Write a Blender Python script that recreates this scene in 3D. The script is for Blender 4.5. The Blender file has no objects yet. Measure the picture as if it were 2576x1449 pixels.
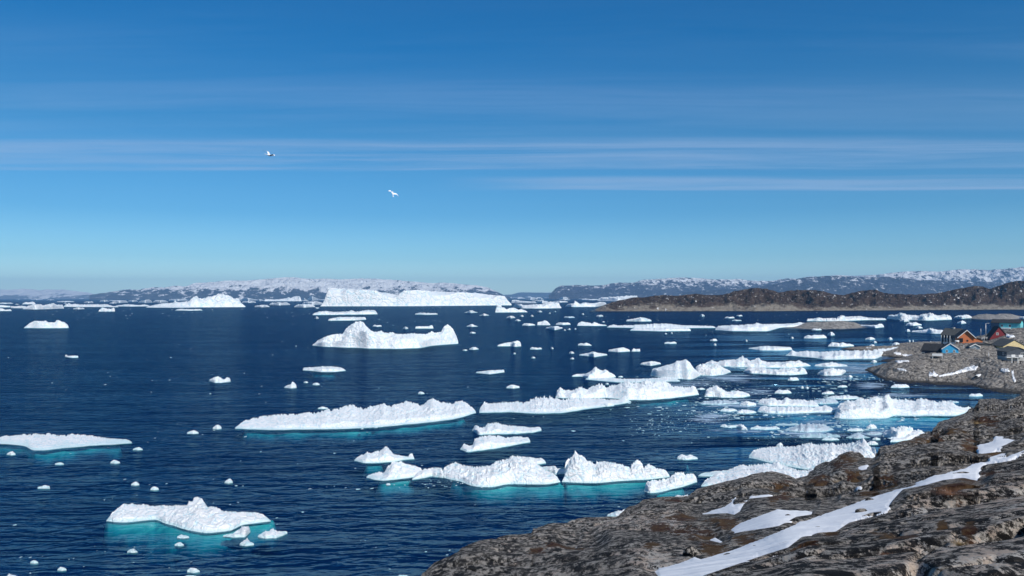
import bpy, bmesh, math, random
import numpy as np
from mathutils import Vector, Matrix
R = math.radians
SC = bpy.context.scene
COL = SC.collection
rnd = random.Random(7)
# ---------------------------------------------------------------- camera, sky, sun, exposure
FPX = 2022.0; CX, CY = 1288.0, 724.5          # the photograph measured in a 2576 x 1449 pixel grid
H = 42.0                                      # eye height above the sea
PITCH = math.atan(22.0 / FPX); ROLL = 0.00194
cd = bpy.data.cameras.new('camera'); cam = bpy.data.objects.new('camera', cd); COL.objects.link(cam)
cd.sensor_width = 36.0; cd.lens = 36.0 * FPX / 2576.0
cd.clip_start = 0.3; cd.clip_end = 200000
Mc = Matrix.Rotation(R(90) + PITCH, 4, 'X') @ Matrix.Rotation(-ROLL, 4, 'Z')
cam.matrix_world = Matrix.Translation((0, 0, H)) @ Mc
SC.camera = cam
M3 = np.array(Mc.to_3x3())
SUN_EL, SUN_AZ = R(41), R(148)                # azimuth clockwise from +Y (view direction): behind, to the right
sd = Vector((math.sin(SUN_AZ) * math.cos(SUN_EL), math.cos(SUN_AZ) * math.cos(SUN_EL), math.sin(SUN_EL)))
sl = bpy.data.lights.new('sun', 'SUN'); sl.energy = 4.3; sl.angle = R(0.53); sl.color = (1.0, 0.96, 0.9)
so = bpy.data.objects.new('sun', sl); COL.objects.link(so); so.rotation_euler = sd.to_track_quat('Z', 'Y').to_euler()
SC.view_settings.view_transform = 'Standard'; SC.view_settings.look = 'None'
SC.view_settings.gamma = 1; SC.view_settings.exposure = 0.1
SC.cycles.use_denoising = True
SC.cycles.denoiser = 'OPENIMAGEDENOISE'; SC.cycles.denoising_input_passes = 'RGB_ALBEDO_NORMAL'; SC.cycles.denoising_prefilter = 'ACCURATE'
SC.cycles.max_bounces = 6; SC.cycles.volume_bounces = 0; SC.cycles.transparent_max_bounces = 12
SC.cycles.caustics_reflective = False; SC.cycles.caustics_refractive = False


class NT:
    """small helper round a node tree"""
    def __init__(s, nt): s.nt = nt; s.nt.nodes.clear()
    def n(s, typ, ins=None, **kw):
        nd = s.nt.nodes.new(typ)
        for k, v in kw.items(): setattr(nd, k, v)
        for k, v in (ins or {}).items(): s.set(nd.inputs[k], v)
        return nd
    def set(s, sock, v):
        if isinstance(v, bpy.types.NodeSocket): s.nt.links.new(v, sock)
        elif isinstance(v, bpy.types.Node): s.nt.links.new(v.outputs[0], sock)
        else:
            if isinstance(v, tuple) and len(v) == 3 and sock.type == 'RGBA': v = v + (1,)
            sock.default_value = v
    def m(s, op, a, b=0.0, c=0.0, clamp=False):
        nd = s.n('ShaderNodeMath', operation=op, use_clamp=clamp)
        for i, v in enumerate((a, b, c)):
            if i < len(nd.inputs): s.set(nd.inputs[i], v)
        return nd.outputs[0]
    def mix(s, f, a, b, blend='MIX'):
        nd = s.n('ShaderNodeMix', data_type='RGBA', blend_type=blend)
        s.set(nd.inputs[0], f); s.set(nd.inputs[6], a); s.set(nd.inputs[7], b)
        return nd.outputs[2]
    def ramp(s, f, stops, interp='LINEAR'):
        nd = s.n('ShaderNodeValToRGB'); s.set(nd.inputs[0], f); cr = nd.color_ramp; cr.interpolation = interp
        while len(cr.elements) < len(stops): cr.elements.new(0.5)
        for e, (p, c) in zip(cr.elements, stops):
            e.position = p; e.color = (c, c, c, 1) if not isinstance(c, tuple) else c + (1,)
        return nd.outputs[0]
    def sstep(s, v, a, b, lo=0.0, hi=1.0):
        nd = s.n('ShaderNodeMapRange', interpolation_type='SMOOTHSTEP')
        s.set(nd.inputs[0], v)
        for i, q in enumerate((a, b, lo, hi)): s.set(nd.inputs[i + 1], q)
        return nd.outputs[0]
    def noise(s, vec, scale, detail=4, rough=0.55, dist=0.0):
        nd = s.n('ShaderNodeTexNoise'); s.set(nd.inputs['Vector'], vec)
        s.set(nd.inputs['Scale'], scale); s.set(nd.inputs['Detail'], detail)
        s.set(nd.inputs['Roughness'], rough); s.set(nd.inputs['Distortion'], dist)
        return nd.outputs[0]
    def mapping(s, vec, rot=(0, 0, 0), scale=(1, 1, 1), loc=(0, 0, 0)):
        return s.n('ShaderNodeMapping', {'Vector': vec, 'Rotation': rot, 'Scale': scale, 'Location': loc}).outputs[0]
    def bump(s, h, dist, strength=1.0, normal=None):
        i = {'Height': h, 'Distance': dist, 'Strength': strength}
        if normal is not None: i['Normal'] = normal
        return s.n('ShaderNodeBump', i).outputs[0]


def world():
    w = bpy.data.worlds.new('World'); SC.world = w; w.use_nodes = True
    t = NT(w.node_tree)
    sky = t.n('ShaderNodeTexSky', sky_type='NISHITA', sun_disc=False, sun_elevation=SUN_EL, sun_rotation=SUN_AZ,
              altitude=50, air_density=1.0, dust_density=0.3, ozone_density=1.5)
    g = t.n('ShaderNodeTexCoord').outputs['Generated']
    sp = t.n('ShaderNodeSeparateXYZ', {0: g})
    # clear, dry arctic air: deeper blue than the model's, cyan rather than yellow near the horizon
    tint = t.ramp(sp.outputs[2], [(0.0, (0.92, 1.38, 1.72)), (0.023, (0.76, 1.15, 1.46)), (0.048, (0.47, 0.84, 1.15)), (0.10, (0.24, 0.62, 0.95)), (0.20, (0.145, 0.55, 0.84)), (0.30, (0.045, 0.50, 0.86)), (0.5, (0.06, .50, .90)), (1.0, (0.35, 0.70, 1.0))])
    skc = t.mix(1.0, sky.outputs[0], tint, 'MULTIPLY')
    z = t.m('MAXIMUM', sp.outputs[2], 0.02)
    px = t.m('DIVIDE', sp.outputs[0], z); py = t.m('DIVIDE', sp.outputs[1], z)
    v = t.n('ShaderNodeCombineXYZ', {0: px, 1: py}).outputs[0]
    # high cirrus lying on a plane: streaks along X, banks by distance
    wob = t.noise(t.mapping(v, scale=(0.25, 0.5, 1)), 1.0, 3)
    pyw = t.m('ADD', py, t.m('MULTIPLY', t.m('SUBTRACT', wob, 0.5), 0.5))
    vw = t.n('ShaderNodeCombineXYZ', {0: px, 1: pyw}).outputs[0]
    s1 = t.noise(t.mapping(vw, rot=(0, 0, 0.02), scale=(0.22, 1.8, 1)), 1.0, 8, 0.66, 0.5)
    s2 = t.noise(t.mapping(vw, rot=(0, 0, 0.12), scale=(0.35, 1.6, 1), loc=(3, 1, 0)), 1.0, 6, 0.62)
    bank = t.ramp(t.m('DIVIDE', pyw, 10.0), [(0.0, 0.0), (0.27, .02), (0.315, .18), (0.35, 0.04), (0.40, 0.30), (0.46, 0.22), (0.50, 0.16), (0.53, 0.85), (0.585, .75), (0.605, 0.55), (0.622, 1.0), (0.634, 0.04),
                                              (0.66, .03)])
    bank2 = t.ramp(t.m('DIVIDE', pyw, 10.0), [(0.66, 0.0), (0.685, 0.75), (0.72, 0.7), (0.745, 1.0), (0.758, .05), (0.8, 0.0)])
    right = t.sstep(t.m('DIVIDE', px, t.m('MAXIMUM', py, .1)), -0.12, 0.12)
    b = t.m('ADD', t.m('MULTIPLY', bank, t.sstep(s1, 0.30, 0.72)), t.m('MULTIPLY', t.m('MULTIPLY', bank2, right), t.sstep(s1, 0.25, 0.62)))
    cl = t.m('ADD', t.m('MULTIPLY', b, 0.66), t.m('MULTIPLY', t.m('MULTIPLY', bank, t.sstep(s2, 0.42, 0.75)), 0.20), clamp=True)
    cl = t.m('MULTIPLY', cl, t.sstep(sp.outputs[2], 0.03, 0.12))
    c = t.mix(cl, skc, (3.3, 4.7, 7.0))
    bg = t.n('ShaderNodeBackground', {'Color': c, 'Strength': 0.1})
    t.n('ShaderNodeOutputWorld', {'Surface': bg})
world()

# ---------------------------------------------------------------- picture grid <-> world
def ray(x, y):
    """direction through photograph point (x, y), scaled so that its Y is 1"""
    x = np.asarray(x, float); y = np.asarray(y, float)
    v = np.stack(np.broadcast_arrays((x - CX) / FPX, (CY - y) / FPX, -1.0 + 0 * x), -1) @ M3.T
    return v / v[..., 1:2]
def onz(x, y, z=0.0):
    r = ray(x, y); d = (z - H) / np.minimum(r[..., 2], -1e-5)
    return r * d[..., None] + np.array([0, 0, H])
def ond(x, y, d):
    return ray(x, y) * np.asarray(d, float)[..., None] + np.array([0, 0, H])
CV = {'D': (0, 0, 1), 'F': (2173, 784.8, .15625), 'E0': (1717.3, 925.7, 1 / 6), 'E1': (2039.3, 925.7, 1 / 6)}
for k in range(4):
    CV['A%d' % k] = (644 * k, 670.8, .25); CV['B%d' % k] = (644 * k, 1033, .287)
for k, x0 in enumerate((0, 322, 644, 1207.5)): CV['C%d' % k] = (x0, 724.5, .125)
def cv(c, pts):
    a, b, s = CV[c]; return [(a + p[0] * s, b + p[1] * s) for p in pts]

# ---------------------------------------------------------------- numpy noise
def _h(i, j, k, s):
    n = (i * 374761393 + j * 668265263 + k * 2147483647 + s * 1274126177) & 0xffffffff
    n = ((n ^ (n >> 13)) * 1274126177) & 0xffffffff
    return ((n ^ (n >> 16)) & 0xffff) / 32767.5 - 1.0
def noise3(p, seed=0):
    p = np.asarray(p, float); i = np.floor(p).astype(np.int64); f = p - i; u = f * f * (3 - 2 * f); o = 0
    for a in (0, 1):
        for b in (0, 1):
            for c in (0, 1):
                w = (u[..., 0] if a else 1 - u[..., 0]) * (u[..., 1] if b else 1 - u[..., 1]) * (u[..., 2] if c else 1 - u[..., 2])
                o = o + w * _h(i[..., 0] + a, i[..., 1] + b, i[..., 2] + c, seed)
    return o
def fbm(p, oct=4, seed=0, gain=0.5, ridged=False):
    o = 0; a = 1.0; t = 0; p = np.asarray(p, float)
    for k in range(oct):
        n = noise3(p, seed + k); n = 1 - 2 * np.abs(n) if ridged else n
        o = o + a * n; t += a; a *= gain; p = p * 2.03 + 17.3
    return o / t
def V3(x, y, z=0.0):
    return np.stack(np.broadcast_arrays(np.asarray(x, float), np.asarray(y, float), np.asarray(z, float)), -1)

# ---------------------------------------------------------------- object helpers
def tag(o, label=None, cat=None, group=None, kind=None):
    if label: o['label'] = label
    if cat: o['category'] = cat
    if group: o['group'] = group
    if kind: o['kind'] = kind
    return o
def link(o, parent=None):
    COL.objects.link(o)
    if parent is not None: o.parent = parent
    return o
def empty(name, loc, rz=0.0):
    o = bpy.data.objects.new(name, None); link(o); o.location = loc; o.rotation_euler = (0, 0, rz); o.empty_display_size = 0.5
    return o
def mesh_obj(name, verts, faces, mat, parent=None, smooth=True, attrs=None, loc=None):
    me = bpy.data.meshes.new(name); verts = np.asarray(verts, np.float64)
    if loc is not None: verts = verts - np.asarray(loc)
    me.from_pydata(verts.tolist() if len(verts) < 3000 else [], [], faces if len(verts) < 3000 else []) if len(verts) < 3000 else fast_mesh(me, verts, faces)
    for k, a in (attrs or {}).items():
        at = me.attributes.new(k, 'FLOAT', 'POINT'); at.data.foreach_set('value', np.asarray(a, np.float32).ravel())
    for m in (mat if isinstance(mat, (list, tuple)) else [mat]): me.materials.append(m)
    if smooth: me.polygons.foreach_set('use_smooth', [True] * len(me.polygons))
    me.update(); o = bpy.data.objects.new(name, me); link(o, parent)
    if loc is not None: o.location = tuple(float(q) for q in loc)
    return o
def fast_mesh(me, verts, faces):
    f = np.asarray(faces, np.int32); n, k = f.shape
    me.vertices.add(len(verts)); me.vertices.foreach_set('co', verts.astype(np.float32).ravel())
    me.loops.add(n * k); me.loops.foreach_set('vertex_index', f.ravel())
    me.polygons.add(n); me.polygons.foreach_set('loop_start', np.arange(0, n * k, k, dtype=np.int32))
    me.update(calc_edges=True)
def grid_faces(nr, nc):
    i = np.arange(nr - 1)[:, None] * nc + np.arange(nc - 1)[None, :]
    i = i.ravel(); return np.stack([i, i + 1, i + nc + 1, i + nc], -1)
def flip(f): return np.asarray(f)[:, ::-1]

# ---------------------------------------------------------------- materials
def newmat(name):
    m = bpy.data.materials.new(name); m.use_nodes = True; return m, NT(m.node_tree)
def pos(t): return t.n('ShaderNodeNewGeometry').outputs['Position']
def finish(t, bsdf): t.n('ShaderNodeOutputMaterial', {'Surface': bsdf})

def mat_ice(name='ice', tint=(0.90, 0.905, 0.90), sc=1.0, wet=0.35):
    m, t = newmat(name); p = pos(t)
    sp = t.n('ShaderNodeSeparateXYZ', {0: p})
    n1 = t.noise(p, 0.35 * sc, 5, 0.6); n2 = t.noise(p, 1.7 * sc, 4, 0.65); pw = t.n('ShaderNodeVectorMath', {0: p, 1: t.n('ShaderNodeVectorMath', {0: t.n('ShaderNodeTexNoise', {'Vector': p, 'Scale': 0.5 * sc, 'Detail': 3}).outputs['Color'], 1: (2.2 / sc,) * 3}, operation='MULTIPLY').outputs[0]}, operation='ADD').outputs[0]
    vo = t.n('ShaderNodeTexVoronoi', {'Vector': pw, 'Scale': 0.20 * sc}, feature='DISTANCE_TO_EDGE').outputs[0]
    c = t.mix(t.sstep(n1, 0.50, 0.68), tint, (0.64, 0.80, 0.85))
    c = t.mix(t.m('MULTIPLY', t.sstep(n2, 0.54, 0.74), 0.55), c, (0.66, 0.76, 0.82))
    c = t.mix(t.m('MULTIPLY', t.sstep(vo, 0.045, 0.0), 0.6), c, (0.36, 0.64, 0.74))
    wl = t.m('MULTIPLY', t.sstep(t.m('ADD', sp.outputs[2], t.m('MULTIPLY', n2, -0.5)), wet, -0.15), 0.85)
    c = t.mix(t.m('MULTIPLY', wl, 0.7), c, (0.50, 0.78, 0.80))
    c = t.mix(t.sstep(sp.outputs[2], 0.0, -0.2), c, (0.06, 0.34, 0.38)); c = t.mix(t.sstep(sp.outputs[2], -0.3, -1.6), c, (0.004, 0.05, 0.13))  # under water: light lost with depth is put into the ice colour
    hh = t.m('ADD', t.noise(p, 0.8 * sc, 5, 0.7), t.m('MULTIPLY', t.m('MINIMUM', vo, 0.12), 1.8))
    b = t.n('ShaderNodeBsdfPrincipled', {'Base Color': c, 'Roughness': 0.62, 'Specular IOR Level': 0.3, 'Normal': t.bump(hh, 1.5 / sc, 0.8)})
    finish(t, b); return m

def mat_shelf():
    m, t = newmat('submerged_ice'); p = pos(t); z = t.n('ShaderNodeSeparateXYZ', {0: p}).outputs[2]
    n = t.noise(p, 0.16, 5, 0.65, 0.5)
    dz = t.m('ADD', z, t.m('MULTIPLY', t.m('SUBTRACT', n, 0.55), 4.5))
    c = t.ramp(t.m('MULTIPLY', dz, -0.2, clamp=True), [(0.0, (0.34, 0.92, 0.92)), (0.18, (0.06, 0.66, 0.68)), (0.38, (0.018, 0.36, 0.46)), (0.66, (0.005, 0.08, 0.17)), (0.88, (0.0014, 0.018, 0.075))])  # light absorbed by the water above is painted in as a depth ramp
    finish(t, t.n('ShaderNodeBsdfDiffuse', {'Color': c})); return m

def mat_water():
    m, t = newmat('sea_water'); p = pos(t)
    sp = t.n('ShaderNodeSeparateXYZ', {0: p}); X, Y = sp.outputs[0], sp.outputs[1]
    # sheltered, calmer water in the bay on the right with slicks running through it
    bay = t.m('MULTIPLY', t.sstep(t.m('DIVIDE', X, t.m('MAXIMUM', Y, 1.0)), 0.12, 0.34), t.sstep(Y, 160, 230))
    bay = t.m('MULTIPLY', bay, t.sstep(Y, 1100, 600))
    sl = t.noise(t.mapping(p, rot=(0, 0, 0.25), scale=(0.006, 0.02, 1)), 1.0, 5, 0.6, 0.8)
    slick = t.m('MULTIPLY', t.sstep(sl, 0.42, 0.54), t.m('ADD', t.m('MULTIPLY', bay, 0.9), 0.1), clamp=True)
    gust = t.noise(t.mapping(p, rot=(0, 0, 0.15), scale=(0.0035, 0.012, 1)), 1.0, 4, 0.6)
    lf = t.noise(t.mapping(p, rot=(0, 0, -0.33), scale=(0.12, 0.30, 1)), 1.0, 2, 0.5, 0.8)
    mf = t.noise(t.mapping(p, rot=(0, 0, -0.22), scale=(0.4, 1.0, 1)), 1.0, 2, 0.5, 0.3)
    hf = t.noise(t.mapping(p, rot=(0, 0, 0.35), scale=(1.6, 2.4, 1)), 1.0, 3, 0.6)
    lo = t.noise(t.mapping(p, rot=(0, 0, -0.15), scale=(0.022, 0.085, 1)), 1.0, 2, 0.5, 0.3)
    h = t.m('ADD', t.m('MULTIPLY', lf, 2.4), t.m('MULTIPLY', mf, 0.40))
    h = t.m('ADD', h, t.m('MULTIPLY', hf, 0.05)); h = t.m('ADD', h, t.m('MULTIPLY', lo, 4.5))
    amp = t.m('MULTIPLY', t.m('SUBTRACT', 1.0, t.m('MULTIPLY', slick, 0.85)), t.m('ADD', 0.55, t.m('MULTIPLY', gust, 0.8)))
    h = t.m('MULTIPLY', h, amp)
    nrm = t.bump(h, 1.0, 1.0)
    fr = t.n('ShaderNodeFresnel', {'IOR': 1.333, 'Normal': nrm}).outputs[0]
    # a ruffled sea never reaches the mirror limit of a flat one
    fac = t.m('MULTIPLY', fr, t.m('ADD', 0.56, t.m('MULTIPLY', slick, 0.9)))
    fac = t.m('MINIMUM', t.m('MULTIPLY', fac, t.m('ADD', 0.55, t.m('MULTIPLY', gust, 0.8))), t.m('ADD', 0.17, t.m('MULTIPLY', slick, 0.30)))
    gl = t.n('ShaderNodeBsdfGlossy', {'Color': (0.42, 0.80, 1.0), 'Roughness': 0.08, 'Normal': nrm})
    tr = t.n('ShaderNodeBsdfTransparent', {'Color': (0.93, 0.99, 0.99)})
    body = t.n('ShaderNodeBsdfDiffuse', {'Color': t.mix(gust, (0.0011, 0.013, 0.058), (0.0019, 0.022, 0.088))})   # light scattered back by the water itself
    tr = t.n('ShaderNodeMixShader', {0: 0.36, 1: tr, 2: body}).outputs[0]
    finish(t, t.n('ShaderNodeMixShader', {0: fac, 1: tr, 2: gl})); return m
def mat_deep():
    m, t = newmat('deep_water'); p = pos(t)
    n = t.noise(t.mapping(p, scale=(0.003, 0.01, 1)), 1.0, 4, 0.6)
    c = t.mix(n, (0.0010, 0.012, 0.056), (0.0017, 0.021, 0.085))
    finish(t, t.n('ShaderNodeBsdfDiffuse', {'Color': c})); return m
def mat_slush():
    m, t = newmat('slush_ice'); p = pos(t)
    a = t.n('ShaderNodeAttribute', attribute_name='cover').outputs['Fac']
    n = t.noise(t.mapping(p, scale=(0.07, 0.20, 1)), 1.0, 7, 0.72, 0.5)
    al = t.m('MULTIPLY', t.sstep(t.m('ADD', a, t.m('MULTIPLY', t.m('SUBTRACT', n, 0.5), 5.0)), 0.25, 1.2), 0.72)
    c = t.mix(t.sstep(n, 0.4, 0.7), (0.20, 0.34, 0.50), (0.50, 0.62, 0.74))
    d = t.n('ShaderNodeBsdfDiffuse', {'Color': c}); tr = t.n('ShaderNodeBsdfTransparent')
    finish(t, t.n('ShaderNodeMixShader', {0: al, 1: tr, 2: d})); return m
def mat_plain(name, col, rough=0.7, var=0.12, scale=1.2, spec=0.3, metal=0.0, board=0.0):
    m, t = newmat(name); p = t.n('ShaderNodeTexCoord').outputs['Object']
    n = t.noise(p, scale, 4, 0.6)
    dark = tuple(c * (1 - var * 2) for c in col); lite = tuple(min(1, c * (1 + var)) for c in col)
    c = t.mix(t.sstep(n, 0.3, 0.7), dark, lite)
    i = {'Base Color': c, 'Roughness': rough, 'Specular IOR Level': spec, 'Metallic': metal}
    if board:
        wv = t.n('ShaderNodeTexWave', {'Vector': p, 'Scale': board}, bands_direction='X').outputs['Fac']
        i['Normal'] = t.bump(wv, 0.02, 0.6)
    finish(t, t.n('ShaderNodeBsdfPrincipled', i)); return m

def mat_fore_rock():
    m, t = newmat('lichen_rock'); p = pos(t)
    at = lambda k: t.n('ShaderNodeAttribute', attribute_name=k).outputs['Fac']
    pale, moss, near = at('pale'), at('moss'), at('near')
    p = t.mapping(p, scale=(1.0, 0.42, 1.0))
    wp = p
    pm = t.mapping(wp, rot=(0.1, 0.25, 0.55), scale=(1.0, 1.7, 1.6))
    n_big = t.noise(p, 0.4, 5, 0.65); n_mid = t.noise(pm, 1.3, 5, 0.7)
    fa = t.noise(pm, 3.4, 7, 0.74); fb = t.noise(p, 10.0, 6, 0.75); fc = t.noise(p, 30.0, 5, 0.75)
    sp1 = t.m('ADD', t.m('MULTIPLY', fa, 0.5), t.m('MULTIPLY', fb, 0.5))
    grey = t.mix(t.sstep(sp1, 0.47, 0.545), (0.014, 0.013, 0.012), (0.50, 0.45, 0.385))
    grey = t.mix(t.m('MULTIPLY', t.sstep(n_mid, 0.46, 0.62), 0.30), grey, (0.19, 0.16, 0.13))
    li = t.m('ADD', t.m('MULTIPLY', fb, 0.6), t.m('MULTIPLY', fc, 0.4))
    li = t.m('ADD', li, t.m('MULTIPLY', t.m('SUBTRACT', n_big, 0.5), 0.25))
    thr = t.m('SUBTRACT', 0.565, t.m('MULTIPLY', pale, 0.10))
    lich = t.sstep(li, t.m('SUBTRACT', thr, 0.008), t.m('ADD', thr, 0.018))
    lcol = t.mix(t.sstep(t.noise(p, 5.0, 4, .7), 0.45, 0.58), (0.78, 0.71, 0.62), (0.72, 0.57, 0.45))
    c = t.mix(t.m('MULTIPLY', lich, t.m('ADD', 0.60, t.m('MULTIPLY', pale, 0.35))), grey, lcol)
    blk = t.m('MULTIPLY', t.sstep(t.noise(p, 6.5, 7, 0.78), 0.505, 0.55), t.m('ADD', 0.74, t.m('MULTIPLY', near, 0.22)))
    c = t.mix(blk, c, (0.012, 0.011, 0.011))
    mn = t.noise(p, 3.0, 7, 0.75, 0.3); mm = t.sstep(t.m('ADD', moss, t.m('MULTIPLY', t.m('SUBTRACT', mn, 0.5), 2.8)), 0.66, 0.86)
    mc = t.mix(t.sstep(t.noise(p, 0.9, 5, 0.7), 0.42, 0.58), (0.060, 0.020, 0.012), (0.115, 0.062, 0.022))
    mc = t.mix(t.m('MULTIPLY', t.sstep(t.noise(p, 14, 5, 0.75), .45, .6), .55), mc, (0.19, 0.12, 0.06))
    c = t.mix(mm, c, mc)
    nb = t.bump(t.m('ADD', fa, t.m('MULTIPLY', fb, 0.35)), 0.22, 0.9); nb = t.bump(t.m('ADD', fc, t.m('MULTIPLY', li, .6)), 0.03, 0.9, nb)
    finish(t, t.n('ShaderNodeBsdfPrincipled', {'Base Color': c, 'Roughness': 0.88, 'Specular IOR Level': 0.2, 'Normal': nb})); return m
def mat_far_rock(name, dark, mid, pale, sc, snow=0.0, z0=0.0, z1=1.0, shore=None, snowthr=0.6, ss=2.3):
    """rock of distant land: dark heath above, bare pale rock by the shore, old snow in the hollows"""
    m, t = newmat(name); p = pos(t); z = t.n('ShaderNodeSeparateXYZ', {0: p}).outputs[2]
    n = t.noise(p, sc, 6, 0.68); n2 = t.noise(t.mapping(p, scale=(1, 1, 2.5)), sc * 3.1, 5, 0.7, 0.5)
    c = t.mix(t.sstep(n, 0.38, 0.62), dark, mid)
    c = t.mix(t.m('MULTIPLY', t.sstep(n2, 0.54, 0.66), 0.5), c, pale)
    if shore:
        zz_ = t.m('ADD', z, t.m('MULTIPLY', t.m('SUBTRACT', n, 0.5), shore * 3.5)); zz_ = t.m('ADD', zz_, t.m('MULTIPLY', t.m('SUBTRACT', t.noise(p, sc * 0.3, 3), 0.5), shore * 5.0))
        c = t.mix(t.m('MULTIPLY', t.sstep(zz_, shore * 1.2, shore * 0.5), t.sstep(n2, 0.34, 0.56, 0.35, 1.0)), c, pale)
    if snow:
        zz = t.sstep(z, z0, z1, snowthr, snowthr - snow)
        sn = t.noise(t.mapping(p, rot=(0, 0, 0.5), scale=(1, 0.6, 1.6)), sc * ss, 7, 0.72)
        c = t.mix(t.sstep(sn, t.m('SUBTRACT', zz, 0.02), t.m('ADD', zz, 0.05)), c, (0.80, 0.80, 0.80))
    nb = t.bump(t.m('ADD', n, n2), 0.7 / sc, 0.6)
    finish(t, t.n('ShaderNodeBsdfPrincipled', {'Base Color': c, 'Roughness': 0.9, 'Specular IOR Level': 0.15, 'Normal': nb})); return m
def mat_head_rock():
    m, t = newmat('headland_rock'); p = pos(t); z = t.n('ShaderNodeSeparateXYZ', {0: p}).outputs[2]
    n = t.noise(p, 0.12, 5, 0.65); n2 = t.noise(t.mapping(p, rot=(0, 0, 0.4), scale=(1, 1, 0.35)), 0.7, 6, 0.72, 0.6); vo = t.n('ShaderNodeTexVoronoi', {'Vector': t.mapping(p, scale=(1, 1, 0.4)), 'Scale': 0.28}, feature='DISTANCE_TO_EDGE').outputs[0]
    c = t.mix(t.sstep(n2, 0.36, 0.62), (0.085, 0.075, 0.065), (0.38, 0.345, 0.30))
    c = t.mix(t.m('MULTIPLY', t.sstep(n, 0.5, 0.66), 0.4), c, (0.27, 0.24, 0.21))
    c = t.mix(t.m('MULTIPLY', t.sstep(vo, 0.06, 0.0), 0.7), c, (0.05, 0.045, 0.04))
    v2 = t.n('ShaderNodeTexVoronoi', {'Vector': t.mapping(p, rot=(0, 0, 0.3), scale=(1, 0.35, 0.15)), 'Scale': 0.16}, feature='DISTANCE_TO_EDGE').outputs[0]
    c = t.mix(t.m('MULTIPLY', t.sstep(v2, 0.035, 0.0), 0.8), c, (0.035, 0.032, 0.03))
    c = t.mix(t.m('MULTIPLY', t.sstep(t.noise(t.mapping(p, scale=(1, .6, .5)), 1.6, 5, 0.75), 0.52, 0.62), 0.45), c, (0.07, 0.065, 0.058))
    c = t.mix(t.sstep(z, 1.1, 0.3), c, (0.035, 0.033, 0.03))
    nb = t.bump(t.m('ADD', n2, t.m('MULTIPLY', t.m('MINIMUM', vo, 0.2), 3.0)), 0.8, 0.8)
    finish(t, t.n('ShaderNodeBsdfPrincipled', {'Base Color': c, 'Roughness': 0.88, 'Specular IOR Level': 0.2, 'Normal': nb})); return m
def mat_snow():
    m, t = newmat('old_snow'); p = pos(t)
    w = t.noise(t.mapping(p, rot=(0, 0, 0.6), scale=(0.5, 3.0, 1)), 1.0, 5, 0.6)
    c = t.mix(t.sstep(w, 0.4, 0.7), (0.80, 0.80, 0.80), (0.90, 0.895, 0.88))
    dirt = t.sstep(t.noise(p, 5, 5, 0.7), 0.60, 0.72); c = t.mix(t.m('MULTIPLY', dirt, 0.5), c, (0.35, 0.31, 0.28))
    b = t.n('ShaderNodeBsdfPrincipled', {'Base Color': c, 'Roughness': 0.75, 'Specular IOR Level': 0.2, 'Normal': t.bump(t.m('ADD', w, t.m('MULTIPLY', t.noise(p, 9, 3), .2)), 0.10, 0.6)})
    finish(t, b); return m
MI = mat_ice(); MIN = mat_ice('near_ice', sc=2.2, wet=0.28); MIF = mat_ice('far_ice', sc=0.16, wet=1.0)
MIG = mat_ice('grey_ice', tint=(0.50, 0.58, 0.66), sc=1.2, wet=0.1)
MSH = mat_shelf(); MW = mat_water(); MDW = mat_deep(); MSL = mat_slush(); MSN = mat_snow()
#PART2

# ---------------------------------------------------------------- sea
S = 90000.0
for nm, z, m, pad in (('sea', 0.0, MW, 0), ('deep_water', -4.5, MDW, 0)):
    o = mesh_obj(nm, [(-S, -2000, z), (S, -2000, z), (S, S, z), (-S, S, z)], [(0, 1, 2, 3)], m, smooth=False)
    tag(o, kind='structure')

# ---------------------------------------------------------------- thin-plate spline through scattered points
class TPS:
    def __init__(s, P, v, reg=1e-3):
        P = np.asarray(P, float); s.c = P.mean(0); s.k = P.std(); s.P = (P - s.c) / s.k; n = len(P)
        K = s.U(s.P, s.P) + reg * np.eye(n); Q = np.hstack([np.ones((n, 1)), s.P])
        A = np.block([[K, Q], [Q.T, np.zeros((3, 3))]]); s.w = np.linalg.solve(A, np.concatenate([v, np.zeros(3)]))
    @staticmethod
    def U(a, b):
        r2 = ((a[:, None, :] - b[None, :, :]) ** 2).sum(-1); return 0.5 * r2 * np.log(r2 + 1e-12)
    def __call__(s, x, y):
        x = np.asarray(x, float); y = np.asarray(y, float); x, y = np.broadcast_arrays(x, y); sh = x.shape
        q = (np.stack([x.ravel(), y.ravel()], -1) - s.c) / s.k; out = np.empty(len(q))
        for i in range(0, len(q), 50000):
            qq = q[i:i + 50000]; out[i:i + 50000] = s.U(qq, s.P) @ s.w[:-3] + s.w[-3] + qq @ s.w[-2:]
        return out.reshape(sh)

def poly_sd(px, py, poly):
    """signed distance to a polygon (positive inside)"""
    px = np.asarray(px, float); py = np.asarray(py, float); d = np.full(px.shape, 1e9); ins = np.zeros(px.shape, bool)
    n = len(poly)
    for i in range(n):
        x0, y0 = poly[i]; x1, y1 = poly[(i + 1) % n]; ex, ey = x1 - x0, y1 - y0
        t = np.clip(((px - x0) * ex + (py - y0) * ey) / (ex * ex + ey * ey + 1e-9), 0, 1)
        d = np.minimum(d, np.hypot(px - x0 - t * ex, py - y0 - t * ey))
        if y0 != y1:
            ins ^= ((y0 > py) != (y1 > py)) & (px < (x1 - x0) * (py - y0) / (y1 - y0) + x0)
    return np.where(ins, d, -d)

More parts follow.
